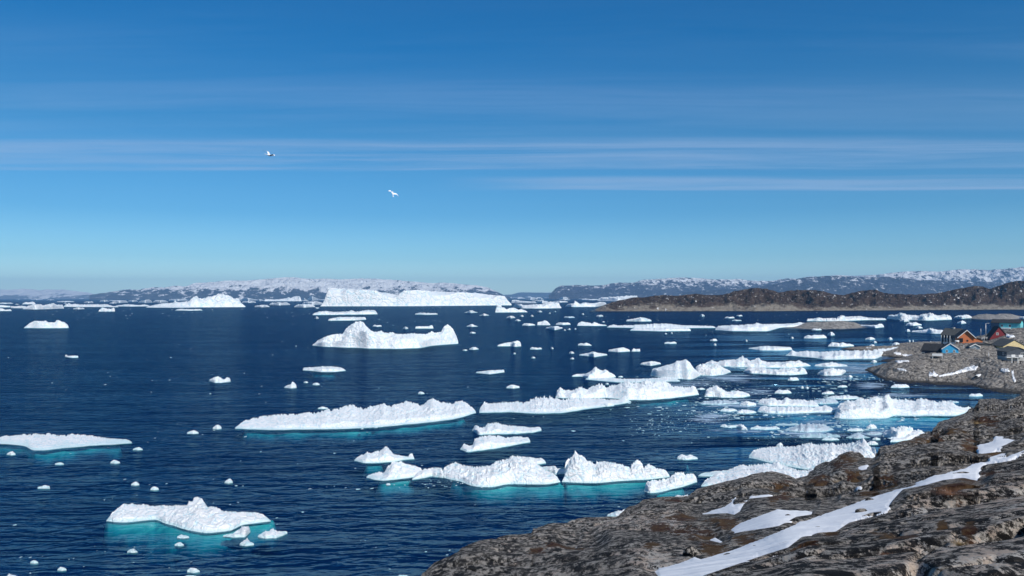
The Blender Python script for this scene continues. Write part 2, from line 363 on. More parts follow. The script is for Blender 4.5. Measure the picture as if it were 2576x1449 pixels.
# ---------------------------------------------------------------- the rocky slope the photographer stands on
SIL = [(300, 2500), (500, 2150), (700, 1880), (900, 1610), (1057, 1449), (1092, 1420), (1132, 1409), (1160, 1386), (1204, 1369), (1288, 1352), (1337, 1350), (1342, 1337),
       (1363, 1326), (1489, 1308), (1555, 1303), (1586, 1280), (1618, 1264), (1695, 1254), (1718, 1258), (1753, 1237),
       (1819, 1222), (1859, 1205), (1891, 1198), (1932, 1194), (1961, 1194), (2001, 1212), (2024, 1208), (2055, 1176),
       (2093, 1162), (2116, 1145), (2144, 1138), (2170, 1148), (2196, 1158), (2213, 1131), (2230, 1119), (2291, 1106),
       (2340, 1088), (2362, 1062), (2385, 1057), (2434, 1036), (2449, 1028), (2464, 1008), (2485, 1004), (2507, 1006),
       (2542, 1010), (2560, 1000), (2576, 990), (2700, 950), (3000, 900), (3400, 860)]
SX, SY = np.array(SIL, float).T
def sil_y(x): return np.interp(x, SX, SY)
def sil_d(x): return np.interp(x, [300, 900, 1057, 1288, 1337, 1489, 1700, 1932, 2144, 2213, 2340, 2434, 2576, 3000, 3400], [4, 9, 13, 18, 20, 24, 30, 36, 40, 46, 54, 61, 70, 85, 95])
cp = [(x, sil_y(x), sil_d(x)) for x in (300, 600, 900, 1057, 1204, 1342, 1489, 1618, 1753, 1891, 2024, 2144, 2230, 2340, 2449, 2576, 2750, 3000, 3400)]
cp += [(1288, 1449, 12), (1500, 1449, 9.6), (1640, 1440, 8.6), (1776, 1449, 7.2), (1862, 1423, 7.9), (1932, 1399, 8.6), (2018, 1357, 9.7), (2104, 1343, 10.3),
       (2233, 1286, 13), (2340, 1215, 17.5), (2463, 1190, 20), (2576, 1142, 25), (2000, 1449, 5.6), (2300, 1449, 4.7), (2576, 1449, 4.2),
       (2400, 1330, 7.6), (2576, 1300, 7.2), (2800, 1200, 12), (3100, 1300, 6), (2576, 1215, 14), (1650, 1380, 13), (1800, 1370, 12), (1950, 1310, 13.5), (2100, 1290, 15), (1800, 1300, 19), (2000, 1260, 21), (2200, 1200, 26),
       (2350, 1130, 35), (2450, 1080, 46), (700, 2300, 3.2), (1000, 1900, 4), (1300, 1900, 3.4), (1800, 1900, 2.6), (2576, 1900, 2.1), (3200, 1900, 2.0), (3400, 1400, 4.2)]
cp = np.array(cp); LD = TPS(cp[:, :2], np.log(cp[:, 2]), 1e-3)
SNOWP = {
 'strip': [(1641, 1438), (1690, 1420), (1719, 1412), (1747, 1400), (1764, 1406), (1799, 1395), (1819, 1389), (1833, 1386), (1932, 1347), (2004, 1317), (2075, 1291), (2133, 1271), (2190, 1251),
           (2251, 1231), (2291, 1222), (2348, 1197), (2420, 1179), (2477, 1162), (2529, 1151), (2576, 1131), (2640, 1105), (2640, 1120), (2576, 1142), (2535, 1158), (2480, 1168), (2468, 1186), (2462, 1216), (2440, 1212), (2418, 1205),
           (2400, 1210), (2372, 1214), (2330, 1226), (2273, 1237), (2250, 1262), (2233, 1286), (2190, 1296), (2153, 1310), (2104, 1343), (2061, 1346), (2018, 1357), (1984, 1383),
           (1932, 1399), (1862, 1423), (1776, 1452), (1700, 1475), (1660, 1465)],
 'saddle': [(1750, 1297), (1790, 1283), (1822, 1274), (1851, 1251), (1848, 1268), (1879, 1257), (1891, 1248), (1932, 1243), (1948, 1245), (1930, 1256), (1888, 1260), (1873, 1274), (1865, 1291), (1848, 1301), (1828, 1297), (1770, 1300)],
 'bay': [(1832, 1337), (1845, 1326), (1862, 1314), (1932, 1288), (1955, 1280), (1989, 1283), (2027, 1283), (2050, 1286), (2044, 1300), (2004, 1306), (1961, 1329), (1932, 1334), (1891, 1340), (1850, 1346)],
 'scrap': [(1777, 1360), (1799, 1351), (1810, 1357), (1825, 1366), (1813, 1372), (1787, 1366)],
 'chip': [(1431, 1380), (1455, 1374), (1453, 1385)], 'chip2': [(1466, 1381), (1489, 1373), (1498, 1378), (1486, 1383)],
 'notch': [(2148, 1182), (2164, 1174), (2187, 1166), (2184, 1186), (2167, 1189)],
 'pocket': [(2454, 1125), (2494, 1110), (2503, 1098), (2517, 1099), (2537, 1105), (2560, 1109), (2543, 1119), (2514, 1132), (2490, 1142), (2471, 1148), (2460, 1140)],
 'step': [(2484, 1150), (2520, 1139), (2538, 1139), (2530, 1150), (2505, 1156), (2490, 1158)],
 'dab': [(2154, 1222), (2166, 1219), (2166, 1226), (2156, 1228)], 'dab2': [(2084, 1269), (2100, 1263), (2101, 1269), (2088, 1272)],
}
MOSS = [(1720, 1322, 60, 16), (1690, 1272, 34, 10), (1745, 1355, 60, 22), (1830, 1325, 50, 18), (1800, 1390, 55, 16), (1880, 1365, 45, 14), (1660, 1350, 30, 14), (1640, 1395, 22, 12),
        (2130, 1165, 28, 16), (2110, 1185, 24, 12), (2150, 1200, 30, 12), (2180, 1245, 45, 12), (2230, 1222, 30, 14), (1960, 1235, 26, 16), (1975, 1258, 22, 12), (2060, 1225, 30, 14), (1945, 1265, 18, 16),
        (2320, 1115, 50, 14), (2380, 1100, 40, 10), (2440, 1125, 30, 16), (2490, 1145, 36, 8), (2400, 1235, 60, 10), (2440, 1215, 30, 12), (2500, 1200, 40, 14), (2480, 1070, 40, 14), (2090, 1352, 30, 8), (2240, 1370, 55, 10),
        (1420, 1388, 50, 6), (1870, 1185, 26, 8), (2410, 1275, 24, 18), (2440, 1350, 18, 22), (1350, 1400, 22, 8), (2370, 1340, 14, 16), (2030, 1385, 30, 10)]
PALE = [(2560, 1290, 110, 60), (2480, 1380, 120, 40), (2330, 1300, 60, 30), (2120, 1355, 40, 20), (2000, 1430, 60, 22), (2300, 1380, 70, 30), (2150, 1300, 40, 16), (1640, 1430, 40, 26), (1560, 1330, 80, 14), (2576, 1420, 200, 40), (2250, 1440, 100, 20), (1690, 1330, 26, 18), (2380, 1390, 40, 30)]
def blobs(x, y, L):
    o = np.zeros(np.shape(x))
    for bx, by, rx, ry in L: o = np.maximum(o, np.exp(-(((x - bx) / rx) ** 2 + ((y - by) / ry) ** 2) * 0.5))
    return o
def sm(x): x = np.clip(x, 0, 1); return x * x * (3 - 2 * x)

TEX = 0.62
def dist_field():
    gx = np.arange(280, 3440, 4.0); gy = np.arange(2620, 780, -4.0); L = LD(gx[None, :], gy[:, None])
    L = np.maximum.accumulate(L, axis=0)
    def blur(A, w, ax):
        k = np.hanning(w + 2)[1:-1]; k /= k.sum(); pad = [(0, 0), (0, 0)]; pad[ax] = (w // 2, w // 2); Q = np.pad(A, pad, 'edge'); n = A.shape[ax]
        return sum(k_ * np.take(Q, np.arange(i, i + n), axis=ax) for i, k_ in enumerate(k))
    for _ in range(2): L = blur(blur(L, 9, 0), 15, 1)
    return gx, gy, L + np.linspace(0, 0.10, len(gy))[:, None]
GX, GY, GL = dist_field()
def dist_at(x, y):
    """distance of the slope surface met at photograph point (x, y)"""
    x, y = np.broadcast_arrays(np.asarray(x, float), np.asarray(y, float))
    ci = np.clip((x - GX[0]) / 4.0, 0, len(GX) - 1.001); ri = np.clip((GY[0] - y) / 4.0, 0, len(GY) - 1.001)
    c0 = ci.astype(int); r0 = ri.astype(int); fc = ci - c0; fr = ri - r0
    return np.exp((GL[r0, c0] * (1 - fc) + GL[r0, c0 + 1] * fc) * (1 - fr) + (GL[r0 + 1, c0] * (1 - fc) + GL[r0 + 1, c0 + 1] * fc) * fr)
def slope():
    xs = np.concatenate([np.arange(300, 1000, 12.0), np.arange(1000, 2620, 1.8), np.arange(2620, 3400, 10.0), np.arange(3400, 6600, 40.0)]); nc = len(xs)
    NR = 640; t = np.linspace(0, 1, NR)
    ys = sil_y(xs); ybot = np.maximum(2100.0, ys + 300)
    tt = t[:, None] ** TEX
    Yp = ybot[None, :] + (ys - ybot)[None, :] * tt; Xp = np.broadcast_to(xs[None, :], Yp.shape)
    D = dist_at(Xp, Yp); dD = np.abs(np.gradient(D, axis=0)) + 1e-4
    P = ond(Xp, Yp, D)
    snow = np.full(Xp.shape, -1e3)
    for p in SNOWP.values(): snow = np.maximum(snow, poly_sd(Xp, Yp, p))
    soft = 1 - 0.95 * sm((snow + 1) / 8.0)
    # relief: glaciated gneiss, blocks and benches running down to the left
    ang = 0.5; q = P.copy(); q[..., 2] = 0; c, s = math.cos(ang), math.sin(ang)
    qx = q[..., 0] * c + q[..., 1] * s; qy = -q[..., 0] * s + q[..., 1] * c
    rel = np.zeros(Xp.shape)
    vis = lambda lam: sm((0.42 * D / lam - 0.35) / 0.9) * sm((lam * 2022 / D - 2.0) / 4.0) * sm((lam / dD - 1.6) / 2.5)
    qy = qy * 0.6
    wx = fbm(V3(qx / 5, qy / 5, 1), 3, 61) * 1.6; wy = fbm(V3(qx / 5, qy / 5, 9), 3, 62) * 1.6
    for lam, a, sd_, rg in ((9.0, 0.045, 1, 0), (4.2, 0.05, 2, 1), (2.0, 0.06, 3, 1), (1.0, 0.07, 4, 1), (0.5, 0.10, 5, 1), (0.25, 0.12, 6, 1), (0.12, 0.12, 7, 0)):
        nn = noise3(V3((qx + wx) / (lam * 1.5), (qy + wy) / lam, sd_ * 3.7), sd_)
        if rg: nn = 1 - 2.4 * np.abs(nn)
        rel += vis(lam) * a * lam * nn
    # slabs: gentle backs and short steep fronts, cut by joints
    for lam, a, an, sd_ in ((4.5, 0.07, 0.3, 11), (2.2, 0.08, 1.0, 12), (1.1, 0.08, -0.3, 13), (0.55, 0.07, 0.7, 14)):
        g = ((qx + 1.2 * wx) * math.cos(an) + (qy + 1.2 * wy) * math.sin(an)) / lam + 1.1 * noise3(V3(qx / lam / 2.2, qy / lam / 2.2, 2), sd_)
        fr = g - np.floor(g); saw = np.where(fr < 0.8, fr / 0.8, (1 - fr) / 0.2) - 0.5
        on = sm((noise3(V3(qx / lam / 1.7, qy / lam / 1.7, 7), sd_ + 20) + 0.35) / 0.5)
        rel += vis(lam) * a * lam * saw * on * 2.7
    for lam, a in ((3.0, 0.05), (1.3, 0.06), (0.6, 0.06)):
        cr = np.abs(noise3(V3((qx + wx) / lam, (qy + wy) / lam / 1.3, 3), 33)); rel -= vis(lam * .7) * a * lam * 1.4 * np.exp(-(cr / 0.045) ** 2)
    rl = D / 2022 * (6.0 + 18.0 * sm(-snow / 45.0)); rel = rl * np.tanh(rel / rl)
    ysm = np.convolve(np.pad(ys, 20, 'edge'), np.hanning(43)[1:-1] / np.hanning(43)[1:-1].sum(), 'valid'); edge = sm((Yp - ysm[None, :] + 6) / 44.0)
    lim = np.where(Xp > 980, 0.35 + 0.65 * edge, 1.0)
    P[..., 2] += rel * soft * lim
    # beyond the skyline the slope falls steeply to the sea
    back = []
    for k, f in enumerate((0.03, 0.08, 0.2, 0.4, 0.7, 1.0)):
        dd = D[-1] + f * 62.0; top = P[-1]
        b = ond(xs, ys, dd); z = top[:, 2] + (-8 - top[:, 2]) * min(1, (f * 0.9 + 0.1 * math.sqrt(f)) * 1.12)
        b[:, 2] = np.minimum(z, b[:, 2] - 0.02 * dd * (0.3 + f)) + fbm(V3(b[:, 0] / 6, b[:, 1] / 6), 3, 9) * 1.2 * f
        back.append(b)
    P = np.concatenate([P, np.stack(back)], 0)
    # the ground under and behind the photographer's feet
    feet = []
    for Yk, wk, dz in ((-14.0, 26.0, -1.2), (-6.0, 14.0, -0.1), (-2.0, 7.0, 0.15), (0.4, 3.4, 0.1)):
        X_ = (xs - CX) / FPX * wk * 1.2; zk = P[0, :, 2] * 0.3 + 0.7 * float(P[0, :, 2].mean()) + dz + 0.15 * fbm(V3(X_, Yk), 4, 5); feet.append(np.stack([X_, np.full(nc, Yk), zk], -1))
    P = np.concatenate([np.stack(feet), P], 0)
    app = lambda a: np.concatenate([np.repeat(a[:1], 4, 0), a, np.repeat(a[-1:], 6, 0)], 0)
    near = sm((Yp - np.interp(Xp, [1600, 1776, 1932, 2104, 2233, 2463, 2640], [1500, 1449, 1399, 1343, 1286, 1190, 1120])) / 20)
    o = mesh_obj('rocky_slope', P.reshape(-1, 3), flip(grid_faces(NR + 10, nc)), mat_fore_rock(), attrs={
        'moss': app(blobs(Xp, Yp, MOSS)), 'pale': app(blobs(Xp, Yp, PALE)), 'near': app(near)})
    # faces were wound away from the viewer
    tag(o, kind='structure')
    return o
SLOPE = slope()

SNLAB = {'strip': 'long diagonal strip of old snow running down the foreground rock gully', 'saddle': 'forked snow patch below the rock skyline, left of the reddish moss slope',
 'bay': 'ragged snow patch between brown moss and the long snow strip', 'scrap': 'small ragged scrap of snow lying on reddish brown moss',
 'chip': 'tiny triangular snow remnant on the lowest left rock, left of a sliver', 'chip2': 'tiny snow sliver on the lowest left rock, right of a triangle',
 'notch': 'small wedge of snow in the notch right of the pointed brown rock', 'pocket': 'bright snow pocket high on the slope near the right edge',
 'step': 'thin snow ledge just above the upper end of the long strip', 'dab': 'pebble-sized dab of snow on dark rock above the middle of the strip', 'dab2': 'small oblong dab of snow beside moss above the strip'}
def largest(f):
    """the largest connected set of quads"""
    own = {}
    for i, q_ in enumerate(f):
        for v_ in q_: own.setdefault(int(v_), []).append(i)
    seen = np.zeros(len(f), bool); best = []
    for i in range(len(f)):
        if seen[i]: continue
        st_ = [i]; seen[i] = True; comp = []
        while st_:
            j = st_.pop(); comp.append(j)
            for v_ in f[j]:
                for k_ in own[int(v_)]:
                    if not seen[k_]: seen[k_] = True; st_.append(k_)
        if len(comp) > len(best): best = comp
    return f[best]
def snow_mesh(name, X, Y, P, sd, lim, mat):
    ok = sd > -lim; nr, nc = X.shape; f = grid_faces(nr, nc); keep = ok.ravel()[f].all(1); f = f[keep]
    used, inv = np.unique(f, return_inverse=True)
    return mesh_obj(name, P.reshape(-1, 3)[used], flip(inv.reshape(-1, 4)), mat)
for k, poly in SNOWP.items():
    a = np.array(poly); x0, y0 = a.min(0) - 6; x1, y1 = a.max(0) + 6
    st = 1.5
    X, Y = np.meshgrid(np.arange(x0, x1, st), np.arange(y0, y1, st)[::-1])
    jag = fbm(V3(X / 14, Y / 5), 5, 3, 0.68) * 11.0 - 1.5
    s = poly_sd(X, Y, poly) + jag * (0.6 if k in ('strip', 'pocket', 'bay', 'saddle') else 0.25)
    D = dist_at(X, Y); P = ond(X, Y, D)
    big = k == 'strip'
    up = np.where(s > 0, 1.5 + np.minimum(s, 10) * 0.22, 1.5 + s * 1.3)
    P[..., 2] += D / 2022 * (up + 0.2) + D / 2022 * 1.6 * fbm(V3(X / 60, Y / 14), 3, 8) * sm(s / 10)
    o = snow_mesh('snow_patch', X, Y, P, s, 4.0, MSN)
    tag(o, SNLAB[k], 'snow')

# ---------------------------------------------------------------- village headland
F = lambda x, y: cv('F', [(x, y)])[0]
hp = []
def hz(c, x, y, z):
    p = onz(*cv(c, [(x, y)])[0], z); hp.append((p[0], p[1], z)); return p
shl = np.array([(70, 960), (160, 1020), (330, 1090), (520, 1125), (700, 1150), (1080, 1167), (1400, 1180), (1700, 1185), (1900, 1250), (2140, 1290), (2380, 1320), (2620, 1350), (2900, 1400)], float)
for x in list(np.arange(70, 330, 65)) + list(np.arange(330, 2900, 105)):
    y = np.interp(x, shl[:, 0], shl[:, 1]) + 5 * math.sin(x / 37.0)
    p = hz('F', x, y, 0); d = math.hypot(p[0], p[1]); hp.append((p[0] - 13 * p[0] / d - 4, p[1] - 13 * p[1] / d, -5))
def ysh(x): return float(onz(*F(x, float(np.interp(x, shl[:, 0], shl[:, 1]))), 0)[1])
for x, y in [(220, 985), (430, 1070), (600, 1100), (880, 1125), (1240, 1140), (1550, 1145), (1800, 1180), (2020, 1235), (2260, 1270), (2500, 1300), (250, 930), (400, 960), (700, 1000), (1080, 1050), (1100, 900), (1400, 1080), (1700, 1090), (1300, 800), (1500, 780), (1000, 800), (1900, 1120),
             (2100, 1150), (2300, 1190), (2500, 1180), (1750, 850), (2150, 800), (2100, 950), (2000, 720), (2350, 880), (2500, 920), (500, 850), (800, 840), (1400, 940), (700, 900), (1650, 980), (2300, 1050), (2620, 1000), (2750, 900)]:
    f_ = F(x, y); d_ = ysh(x) + 3 + 0.085 * (float(np.interp(x, shl[:, 0], shl[:, 1])) - y); p = ond(f_[0], f_[1], d_); hp.append((p[0], p[1], p[2]))
for x, y, d_ in [(560, 700, 552), (800, 650, 560), (840, 545, 575), (1030, 560, 560), (600, 612, 572), (480, 645, 560), (700, 700, 552), (950, 680, 535), (1050, 750, 480)]:
    f_ = F(x, y); p = ond(f_[0], f_[1], d_); hp.append((p[0], p[1], p[2]))
for x, y, z in [(1400, 560, 11.6), (1200, 600, 10.6), (1700, 590, 12.4), (1900, 520, 13.2), (2200, 470, 15.5), (2000, 345, 17.5), (1900, 380, 16.0), (2080, 380, 17.0), (2400, 305, 19.5), (2300, 300, 18.5), (2600, 290, 20.5), (2500, 420, 17.5), (2450, 520, 14.5), (2750, 500, 15)]:
    hz('F', x, y, z)
for x, y, d_ in [(2400, 880, 405), (2500, 900, 400), (2350, 850, 410), (2500, 820, 420), (2620, 880, 405)]:
    f_ = F(x, y); p = ond(f_[0], f_[1], d_); hp.append((p[0], p[1], p[2]))
for x, y in [(270, 770), (360, 790), (480, 812), (215, 880)]: hz('F', x, y, 0.0)
hz('F', 200, 800, -3)
hp += [(X, Y, -9) for X in (110, 140, 170, 200, 230) for Y in (290, 320)] + [(120, 360, -9), (130, 400, -9), (140, 440, -9), (155, 490, -9), (165, 530, -9), (260, 300, -9), (290, 310, -9), (175, 350, -9), (150, 380, -8), (150, 420, -8), (165, 460, -8), (180, 560, -9), (190, 620, -9), (200, 700, -9), (330, 300, -6)]
for X, Y, z in [(262, 640, 0), (285, 668, -1), (330, 700, 0), (400, 730, 0), (470, 740, 2), (540, 740, 3), (230, 610, -5), (245, 650, -6), (300, 700, -6), (400, 780, -6), (560, 780, -5), (236, 575, -4), (520, 600, 14), (430, 640, 8), (380, 640, 5), (290, 560, 6.3), (306, 560, 6.8), (320, 600, 3.0), (310, 590, 3), (332, 580, 7.0), (345, 620, 3), (270, 560, 4.5), (280, 600, 1), (365, 600, 9), (600, 500, 14), (600, 400, 8), (225, 545, -2)]: hp.append((X, Y, z))
hp = np.array(hp); HZ = TPS(hp[:, :2], hp[:, 2], 2e-4)
def head_z(x, y):
    z = HZ(x, y)
    land = sm((z + 1.5) / 3.0)
    c, s = math.cos(0.55), math.sin(0.55); u = x * c + y * s; v = -np.asarray(x) * s + y * c
    n = 0.15 * (1 - 2 * np.abs(noise3(V3(u / 22, v / 9), 41))) + 1.15 * fbm(V3(np.asarray(x) / 5, np.asarray(y) / 9), 4, 42, 0.6, True) + 0.30 * fbm(V3(np.asarray(x) / 2, np.asarray(y) / 2), 3, 43)
    return np.where(z > -1.5, z + land * (n - 0.45) * 0.95, z)
gx, gy = np.meshgrid(np.arange(150, 560, 0.7), np.arange(320, 790, 0.9))
gz = head_z(gx, gy)
o = mesh_obj('headland', V3(gx, gy, gz).reshape(-1, 3), grid_faces(*gx.shape), mat_head_rock(), smooth=False)
tag(o, kind='structure')
def hit_head(x, y, d0=330, d1=740):
    """where the view ray through (x, y) meets the headland"""
    x = np.asarray(x, float); y = np.asarray(y, float); r = ray(x, y); ds = np.arange(d0, d1, 1.0)
    res = np.full(x.shape, np.nan)
    for d in ds:
        todo = np.isnan(res)
        if not todo.any(): break
        z = H + r[..., 2] * d; hh = head_z(r[..., 0] * d, np.full(x.shape, d)); res = np.where(todo & (hh > z) , d, res)
    return np.where(np.isnan(res), d1, res)
HS = [([(1200, 1035), (1400, 1000), (1560, 950), (1640, 905), (1760, 880), (1840, 885), (1800, 940), (1640, 965), (1500, 1000), (1230, 1048)], 'winding snow strip on the grey headland below the houses'),
      ([(1045, 1015), (1060, 980), (1110, 1000), (1125, 930), (1140, 990), (1200, 1020), (1160, 1045), (1050, 1045)], 'small snow patch at the left end of the winding strip on the headland'),
      ([(480, 655), (600, 668), (600, 690), (520, 690)], 'short snow streak on the upper left hump of the headland'),
      ([(620, 690), (900, 700), (905, 725), (760, 728), (640, 712)], 'long thin snow streak left of the blue house'),
      ([(540, 915), (650, 925), (700, 965), (560, 945)], 'faint snow patch low on the headland tip'),
      ([(500, 790), (720, 785), (730, 800), (560, 825)], 'pale snow streak above the low tip of the headland'),
      ([(2180, 960), (2240, 925), (2320, 930), (2350, 960), (2280, 985)], 'rounded snow patch on the cliff at the far right'),
      ([(2375, 960), (2410, 960), (2420, 1040), (2450, 1110), (2430, 1150), (2400, 1100)], 'snow-filled crack running down the cliff at the far right'),
      ([(2290, 360), (2420, 385), (2440, 410), (2340, 415), (2290, 400)], 'snow patch behind the dark red house')]
for poly, lab in HS:
    P_ = cv('F', poly); a = np.array(P_); st = 0.55
    X, Y = np.meshgrid(np.arange(a[:, 0].min() - 2, a[:, 0].max() + 2, st), np.arange(a[:, 1].min() - 2, a[:, 1].max() + 2, st)[::-1])
    s = poly_sd(X, Y, P_) + fbm(V3(X / 3, Y / 2), 3, 5) * 0.5
    D = hit_head(X, Y); P = ond(X, Y, D); P[..., 2] = head_z(P[..., 0], P[..., 1]) + np.clip(s * 0.25, -0.5, 0.35) + 0.1
    nr, nc = X.shape; f = grid_faces(nr, nc); ff = P.reshape(-1, 3)[f]
    keep = (s > -0.8).ravel()[f].all(1) & (np.ptp(ff[..., 1], axis=1) < 14); f = f[keep]
    if len(f) < 4: continue
    f = largest(f)
    used, inv = np.unique(f, return_inverse=True)
    tag(mesh_obj('snow_patch', P.reshape(-1, 3)[used], flip(inv.reshape(-1, 4)), MSN), lab, 'snow')

# ---------------------------------------------------------------- distant land: ridge between a shore line and a skyline
def ridge(name, top, dshore, depth, mat, amp=0.3, freq=1.0, step=2.0, rows=60, seed=0, power=0.75, sil_amp=0.0, shore=None, smooth=True):
    top = np.array(top, float); xs = np.arange(top[0, 0], top[-1, 0] + .1, step); yt = np.interp(xs, top[:, 0], top[:, 1])
    s_px = dshore / FPX
    d0 = np.interp(xs, *np.array(shore, float).T) if shore is not None else np.full(len(xs), float(dshore))
    P = []; t = np.linspace(0, 1, rows)
    yt = yt - sil_amp * fbm(V3(xs / 9.0, 0.3), 4, seed + 5)
    rz = ray(xs, yt)
    dc = d0 + depth; zc = H + rz[:, 2] * dc
    for v in t:
        d = d0 + depth * v; p = ond(xs, yt, d); lim = p[:, 2].copy()
        base = zc * v ** power
        n = fbm(V3(p[:, 0] / (s_px * 55) * freq, p[:, 1] / (s_px * 55) * freq, 0), 6, seed, 0.56, True) - 0.1
        w = math.sin(math.pi * min(v, .97)) if v < 1 else 0
        z = base + zc * amp * n * (min(1.0, v * 9) * (1 if v < .9 else max(w, 0) ** .5 * 1.2) * 0.85 + 0.04)
        p[:, 2] = np.minimum(z, lim - (0 if v > .97 else 0.0)); P.append(p)
    P[0][:, 2] = -s_px * 1
    for f in (0.15, 0.6, 1.0):
        p = ond(xs, yt, dc + depth * f); p[:, 2] = np.minimum(zc * (1 - f) - 2 * s_px * f, p[:, 2] - s_px); P.append(p)
    P = np.stack(P)
    o = mesh_obj(name, P.reshape(-1, 3), grid_faces(P.shape[0], P.shape[1]), mat, smooth=smooth); tag(o, kind='structure'); return o
def pts(c, s): return cv(c, s)
# left: far snowy coast, then the big snow-topped island
MM0 = mat_far_rock('far_coast', (0.06, 0.065, 0.08), (0.12, 0.12, 0.14), (0.2, 0.2, 0.2), 0.0006, snow=0.3, z0=0, z1=300, snowthr=0.55, ss=3.5)
ridge('mountains', pts('A0', [(-400, 232), (-100, 228), (0, 230), (100, 232), (240, 222), (320, 226), (400, 238), (470, 228), (560, 232), (640, 230), (700, 240), (800, 248), (880, 258), (950, 280), (1050, 296)]), 26000, 2600, MM0, 0.25, 1.0, 2.0, 46, 11, 0.6, 0.8)
MM1 = mat_far_rock('island_rock', (0.022, 0.028, 0.05), (0.05, 0.055, 0.075), (0.11, 0.11, 0.13), 0.0011, snow=0.21, z0=40, z1=360, snowthr=0.585, ss=4.0)
ridge('mountains', pts('A0', [(900, 285), (1000, 270), (1060, 262), (1140, 248), (1300, 228), (1390, 232), (1540, 205), (1640, 210), (1750, 190), (1870, 200), (1960, 162), (2060, 160), (2200, 148), (2300, 138), (2440, 142), (2576, 130)])
      + pts('A1', [(160, 120), (230, 110), (340, 105), (440, 112), (560, 125), (700, 120), (860, 128), (1060, 118), (1200, 122), (1340, 130), (1560, 148), (1760, 165), (1900, 160), (2100, 178), (2200, 185), (2330, 205), (2430, 255), (2500, 290), (2560, 304)]), 17000, 2600, MM1, 0.34, 1.2, 1.5, 90, 3, 0.62, 1.2)
MM2 = mat_far_rock('low_far_land', (0.03, 0.04, 0.06), (0.05, 0.055, 0.08), (0.08, 0.08, 0.1), 0.0008)
ridge('mountains', pts('A1', [(2400, 300), (2480, 285), (2576, 278)]) + pts('A2', [(60, 262), (130, 258), (260, 262), (400, 262), (560, 270), (700, 290)]), 30000, 1800, MM2, 0.2, 1.0, 2.0, 30, 5, 0.6, 0.5)
MM3 = mat_far_rock('mainland_rock', (0.022, 0.028, 0.055), (0.05, 0.055, 0.085), (0.10, 0.10, 0.13), 0.0014, snow=0.16, z0=90, z1=480, snowthr=0.60, ss=5.0)
ridge('mountains', pts('A2', [(370, 285), (400, 262), (440, 218), (490, 192), (560, 188), (680, 185), (800, 190), (920, 186), (1000, 168), (1100, 160), (1230, 160), (1320, 132), (1500, 122), (1650, 110), (1740, 108), (1900, 118), (2040, 128), (2200, 130), (2260, 122), (2400, 140), (2576, 142)])
      + pts('A3', [(60, 140), (180, 118), (300, 125), (420, 100), (560, 98), (700, 85), (900, 92), (1100, 80), (1250, 60), (1400, 48), (1560, 42), (1700, 52), (1900, 30), (2000, 25), (2200, 35), (2400, 22), (2576, 0), (2900, -20)]), 15500, 2600, MM3, 0.34, 1.2, 1.5, 90, 23, 0.6, 1.2)
MM4 = mat_far_rock('mainland_dark', (0.022, 0.028, 0.05), (0.045, 0.05, 0.075), (0.09, 0.09, 0.11), 0.002, snow=0.07, z0=40, z1=400, snowthr=0.615, ss=5.0)
ridge('mountains', pts('A2', [(1700, 262), (1900, 240), (2100, 232), (2300, 222), (2450, 205), (2576, 185)]) + pts('A3', [(100, 165), (260, 130), (380, 105), (520, 98), (640, 90), (800, 96), (1000, 108), (1200, 100), (1330, 110), (1500, 130), (1760, 140), (2100, 150), (2576, 170), (2900, 180)]), 12500, 1500, MM4, 0.3, 1.4, 1.5, 70, 29, 0.6, 1.0)
# brown peninsula in the middle distance
MH = mat_far_rock('peninsula_rock', (0.026, 0.017, 0.014), (0.070, 0.048, 0.038), (0.25, 0.22, 0.18), 0.028, snow=0.03, z0=6, z1=50, shore=13.0, snowthr=0.635)
top = pts('A2', [(790, 445), (830, 430), (880, 410), (950, 375), (1040, 350), (1120, 330), (1220, 312), (1350, 305), (1440, 290), (1540, 285), (1640, 295), (1740, 282), (1850, 272), (1960, 285), (2080, 285), (2180, 268), (2240, 245), (2300, 240), (2380, 220), (2460, 215), (2576, 222)]) + \
      pts('A3', [(0, 232), (60, 240), (110, 262), (200, 240), (300, 236), (480, 238), (560, 245), (640, 275), (760, 285), (850, 262), (960, 240), (1080, 232), (1160, 262), (1240, 275), (1500, 280), (1700, 270), (1800, 245), (1920, 222), (2080, 190), (2160, 200), (2220, 225), (2330, 190), (2450, 150), (2576, 140), (2800, 150)])
sh = [(1840, 2320), (1900, 2290), (2060, 2350), (2250, 2400), (2450, 2470), (2850, 2500)]
ridge('peninsula', [(p[0], p[1]) for p in top], 2400, 420, MH, 0.62, 2.0, 1.5, 90, 51, 0.62, 1.6, shore=sh)
# low skerries
MSK = mat_far_rock('skerry_rock', (0.16, 0.15, 0.14), (0.36, 0.34, 0.31), (0.50, 0.47, 0.43), 0.15)
def skerry(c, top, bot, lab, seed):
    top = cv(c, top); b = cv(c, [bot])[0]; d = float(onz(b[0], b[1])[1])
    top = np.array(top); xs = np.arange(top[0, 0], top[-1, 0], 0.8); yt = np.interp(xs, top[:, 0], top[:, 1]); t = (xs - xs[0]) / (xs[-1] - xs[0])
    dm = d * 1.10; P = []
    bowl = np.sqrt(np.clip(1 - (2 * t - 1) ** 2, 0.0, 1))
    for v in np.linspace(-1, 1, 26):
        dd = dm + (dm - d) * v * bowl; zc = np.maximum(H + ray(xs, yt)[:, 2] * dm, 0.3); p = ond(xs, yt, dd)
        z = zc * (1 - abs(v) ** 2.2) - 0.6 * abs(v) ** 4
        p[:, 2] = np.minimum(z * (1 + 0.5 * fbm(V3(p[:, 0] / 12, p[:, 1] / 12), 4, seed, .6, True)) , p[:, 2] + 1); P.append(p)
    P = np.stack(P); cc = P.mean((0, 1)); cc[2] = 0
    tag(mesh_obj('skerry', P.reshape(-1, 3), grid_faces(*P.shape[:2]), MSK, smooth=False, loc=cc), lab, 'islet')
